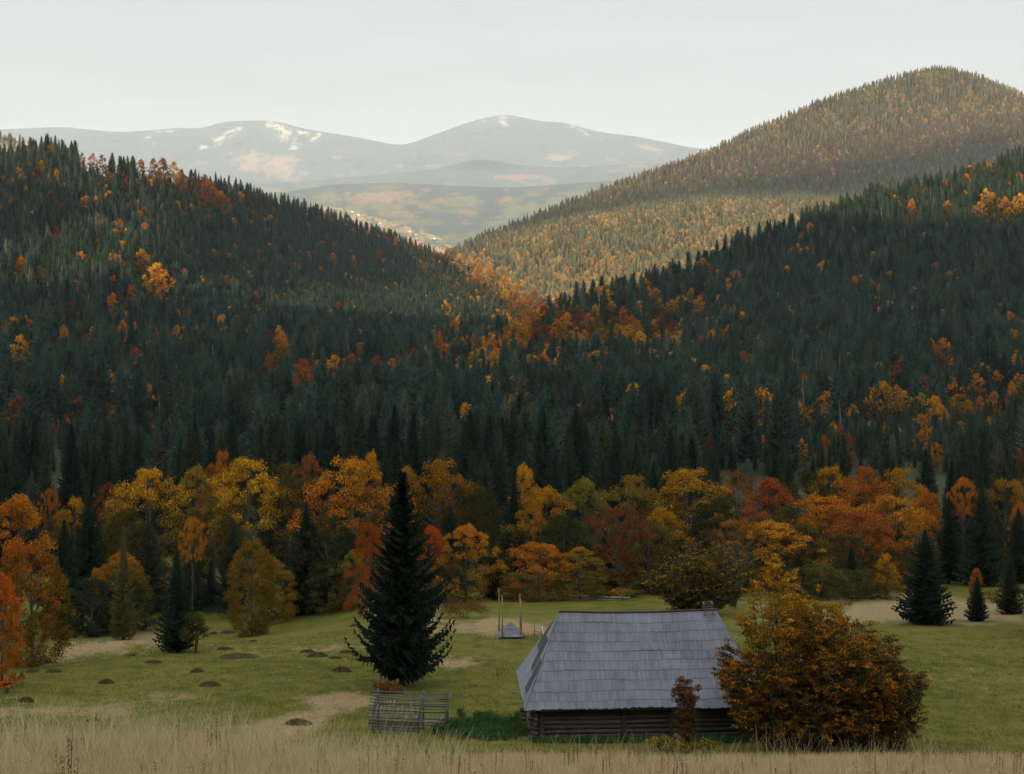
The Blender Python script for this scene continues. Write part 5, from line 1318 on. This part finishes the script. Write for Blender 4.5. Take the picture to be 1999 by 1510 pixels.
xx, yy, zz, px = scatter_ground(62000, 17, 68, lambda x, y, z, px: (y < ylim_dry(px) + 1 + 3 * fbm(x / 3, y / 3, 2)))
r_ = g.random(len(xx)); kd = np.where(r_ < .82, g.integers(0, 3, len(xx)), np.where(r_ < .915, 5, np.where(r_ < .925, 4, 3)))
edge = ylim_dry(px) - yy
kd = np.where((edge < 5) & (g.random(len(xx)) < .35), 5, kd)
kd = np.where((px < 800) & (g.random(len(xx)) < .05), 3, kd)
kd = np.where((kd == 3) & (px > 900) & (g.random(len(xx)) < .8), 1, kd)
sc = g.uniform(.7, 1.2, len(xx)) * np.interp(px, [0, 700, 2000], [1.0, .85, .75]) * (1 + .65 * fbm(xx / 2.6, yy / 2.6, 3))
forest('dry_grass', np.stack([xx, yy, zz - .02, sc, kd], -1), gcoll, 'pale dry grass with brown seed stalks along the bottom of the photo', 'grass')
# low meadow turf
tcoll = proto_coll('turf_kinds', [('a', tuft(11, 16, .13, .30, .010, GREENB, .5, 2)), ('b', tuft(12, 16, .17, .35, .010, GREENB, .5, 2)), ('c', tuft(13, 16, .20, .3, .009, STRAW, .5, 2))])
xx, yy, zz, px = scatter_ground(42000, 52, 135, lambda x, y, z, px: (y > ylim_dry(px)) & ~((x > .9) & (x < 14.5) & (y > 81.5) & (y < 89.5)))
dn = dryness(xx, yy, zz); kd = np.where(g.random(len(xx)) < dn * 1.1, 2, g.integers(0, 2, len(xx)))
kp = g.random(len(xx)) < .5 + .5 * fbm(xx / 6, yy / 6, 3) + .3 * dn
forest('meadow_grass', np.stack([xx, yy, zz - .02, g.uniform(.6, 1.3, len(xx)), kd], -1)[kp], tcoll, 'short green turf of the meadow', 'grass')
# nettle patch between the rack and the barn
def nettle(seed):
    g = np.random.default_rng(seed); mb = MB()
    cen = np.stack([g.normal(0, .12, 12), g.normal(0, .12, 12), np.linspace(.08, .6, 12)], -1); V, Q = crown_leaves(g, cen, np.full(12, .16), 6, .05, .6); mb.add(V, Q)
    return mb.build('nettle', [NETTLE])
NETTLE = blade_mat('nettle_leaves', (.022, .060, .020), (.050, .100, .032), (.05, .08, .02))
ncoll = proto_coll('nettle_kinds', [('a', nettle(1)), ('b', nettle(2))])
pts = []
for i in range(1700):
    px_ = g.uniform(845, 1055); py_ = g.uniform(1400, 1452)
    if gauss2(px_, py_, 955, 1426, 95, 24) + .55 * fbm(px_ / 18, py_ / 8, 3) < .42: continue
    y_ = 81 + (1450 - py_) * .20; x_ = (px_ - CX) / F * y_
    if x_ > 1.0 and y_ > 81.2: continue
    pts.append((x_, y_, float(Zg(x_, y_)) - .03, g.uniform(.25, .8) * (.6 + .8 * float(vn(x_ * 1.2, y_ * 1.2))), g.integers(0, 2)))
for i in range(700):
    x_ = g.uniform(1.2, 13.5); y_ = 80.95 + .052 * x_ + g.uniform(-.9, .35); pts.append((x_, y_, float(Zg(x_, y_)) - .05, g.uniform(.25, .7), g.integers(0, 2)))
forest('nettle_patch', np.array(pts), ncoll, 'lush dark green nettles between the hay rack and the barn', 'weeds')

# ------------------------------------------------------------------ village houses on the far pale slope
def house(px, py, w, label):
    x, y, z = H_vill.at(px, py); s_ = w
    root = bpy.data.objects.new('village_house', None); C.objects.link(root); root.location = (x, y, z - .5); root.rotation_euler = (0, 0, random.uniform(-.6, .6)); tag(root, label, 'house')
    mb = MB(); mb.box((0, 0, 2), (s_, s_ * .7, 4.4)); link('wall', mb.build('wall', [HW]), root)
    h2 = s_ / 2 + .5; d2 = s_ * .35 + .6
    mb = MB(); mb.add([(-h2, -d2, 4.1), (h2, -d2, 4.1), (h2, d2, 4.1), (-h2, d2, 4.1), (-h2 * .98, 0, 8), (h2 * .98, 0, 8)], [(0, 1, 5, 4), (2, 3, 4, 5), (0, 3, 2, 1)], [(0, 4, 3), (1, 2, 5)]); link('roof', mb.build('roof', [HR]), root)
m, nt, out = newmat('house_wall'); principled(nt, out, mixrgb(nt, noise(nt, .5), (.7, .68, .62), (.85, .83, .78)), .8); HW = m
m, nt, out = newmat('house_roof'); principled(nt, out, mixrgb(nt, noise(nt, .5), (.45, .42, .40), (.6, .57, .55)), .6); HR = m
for i, q in enumerate([(688, 414, 16, 'white house, highest on the pale village slope'), (700, 420, 12, 'small white house just below the highest one'), (742, 436, 11, 'small white house halfway down the pale village slope'),
   (800, 452, 14, 'white house low on the pale village slope'), (812, 458, 10, 'tiny white house next to the low one'), (848, 466, 12, 'lowest white house at the tip of the pale village slope')]): house(*q)

# ------------------------------------------------------------------ haze
m = bpy.data.materials.new('haze_air'); m.use_nodes = True; nt = m.node_tree; nt.nodes.clear()
out = nt.nodes.new('ShaderNodeOutputMaterial'); pv = nt.nodes.new('ShaderNodeVolumePrincipled')
pv.inputs['Color'].default_value = (.80, .93, 1.0, 1); pv.inputs['Density']  .default_value = .00002; pv.inputs['Anisotropy'].default_value = .0
nt.links.new(pv.outputs[0], out.inputs['Volume'])
mb = MB(); mb.box((0, 27500, (4700 - 131) / 2), (46400, 58000, 4700 + 131)); o = link('haze', mb.build('haze', [m])); tag(o, 'thin blue haze in the air of the valley', 'haze', kind='stuff')
print('done', len(bpy.data.objects))
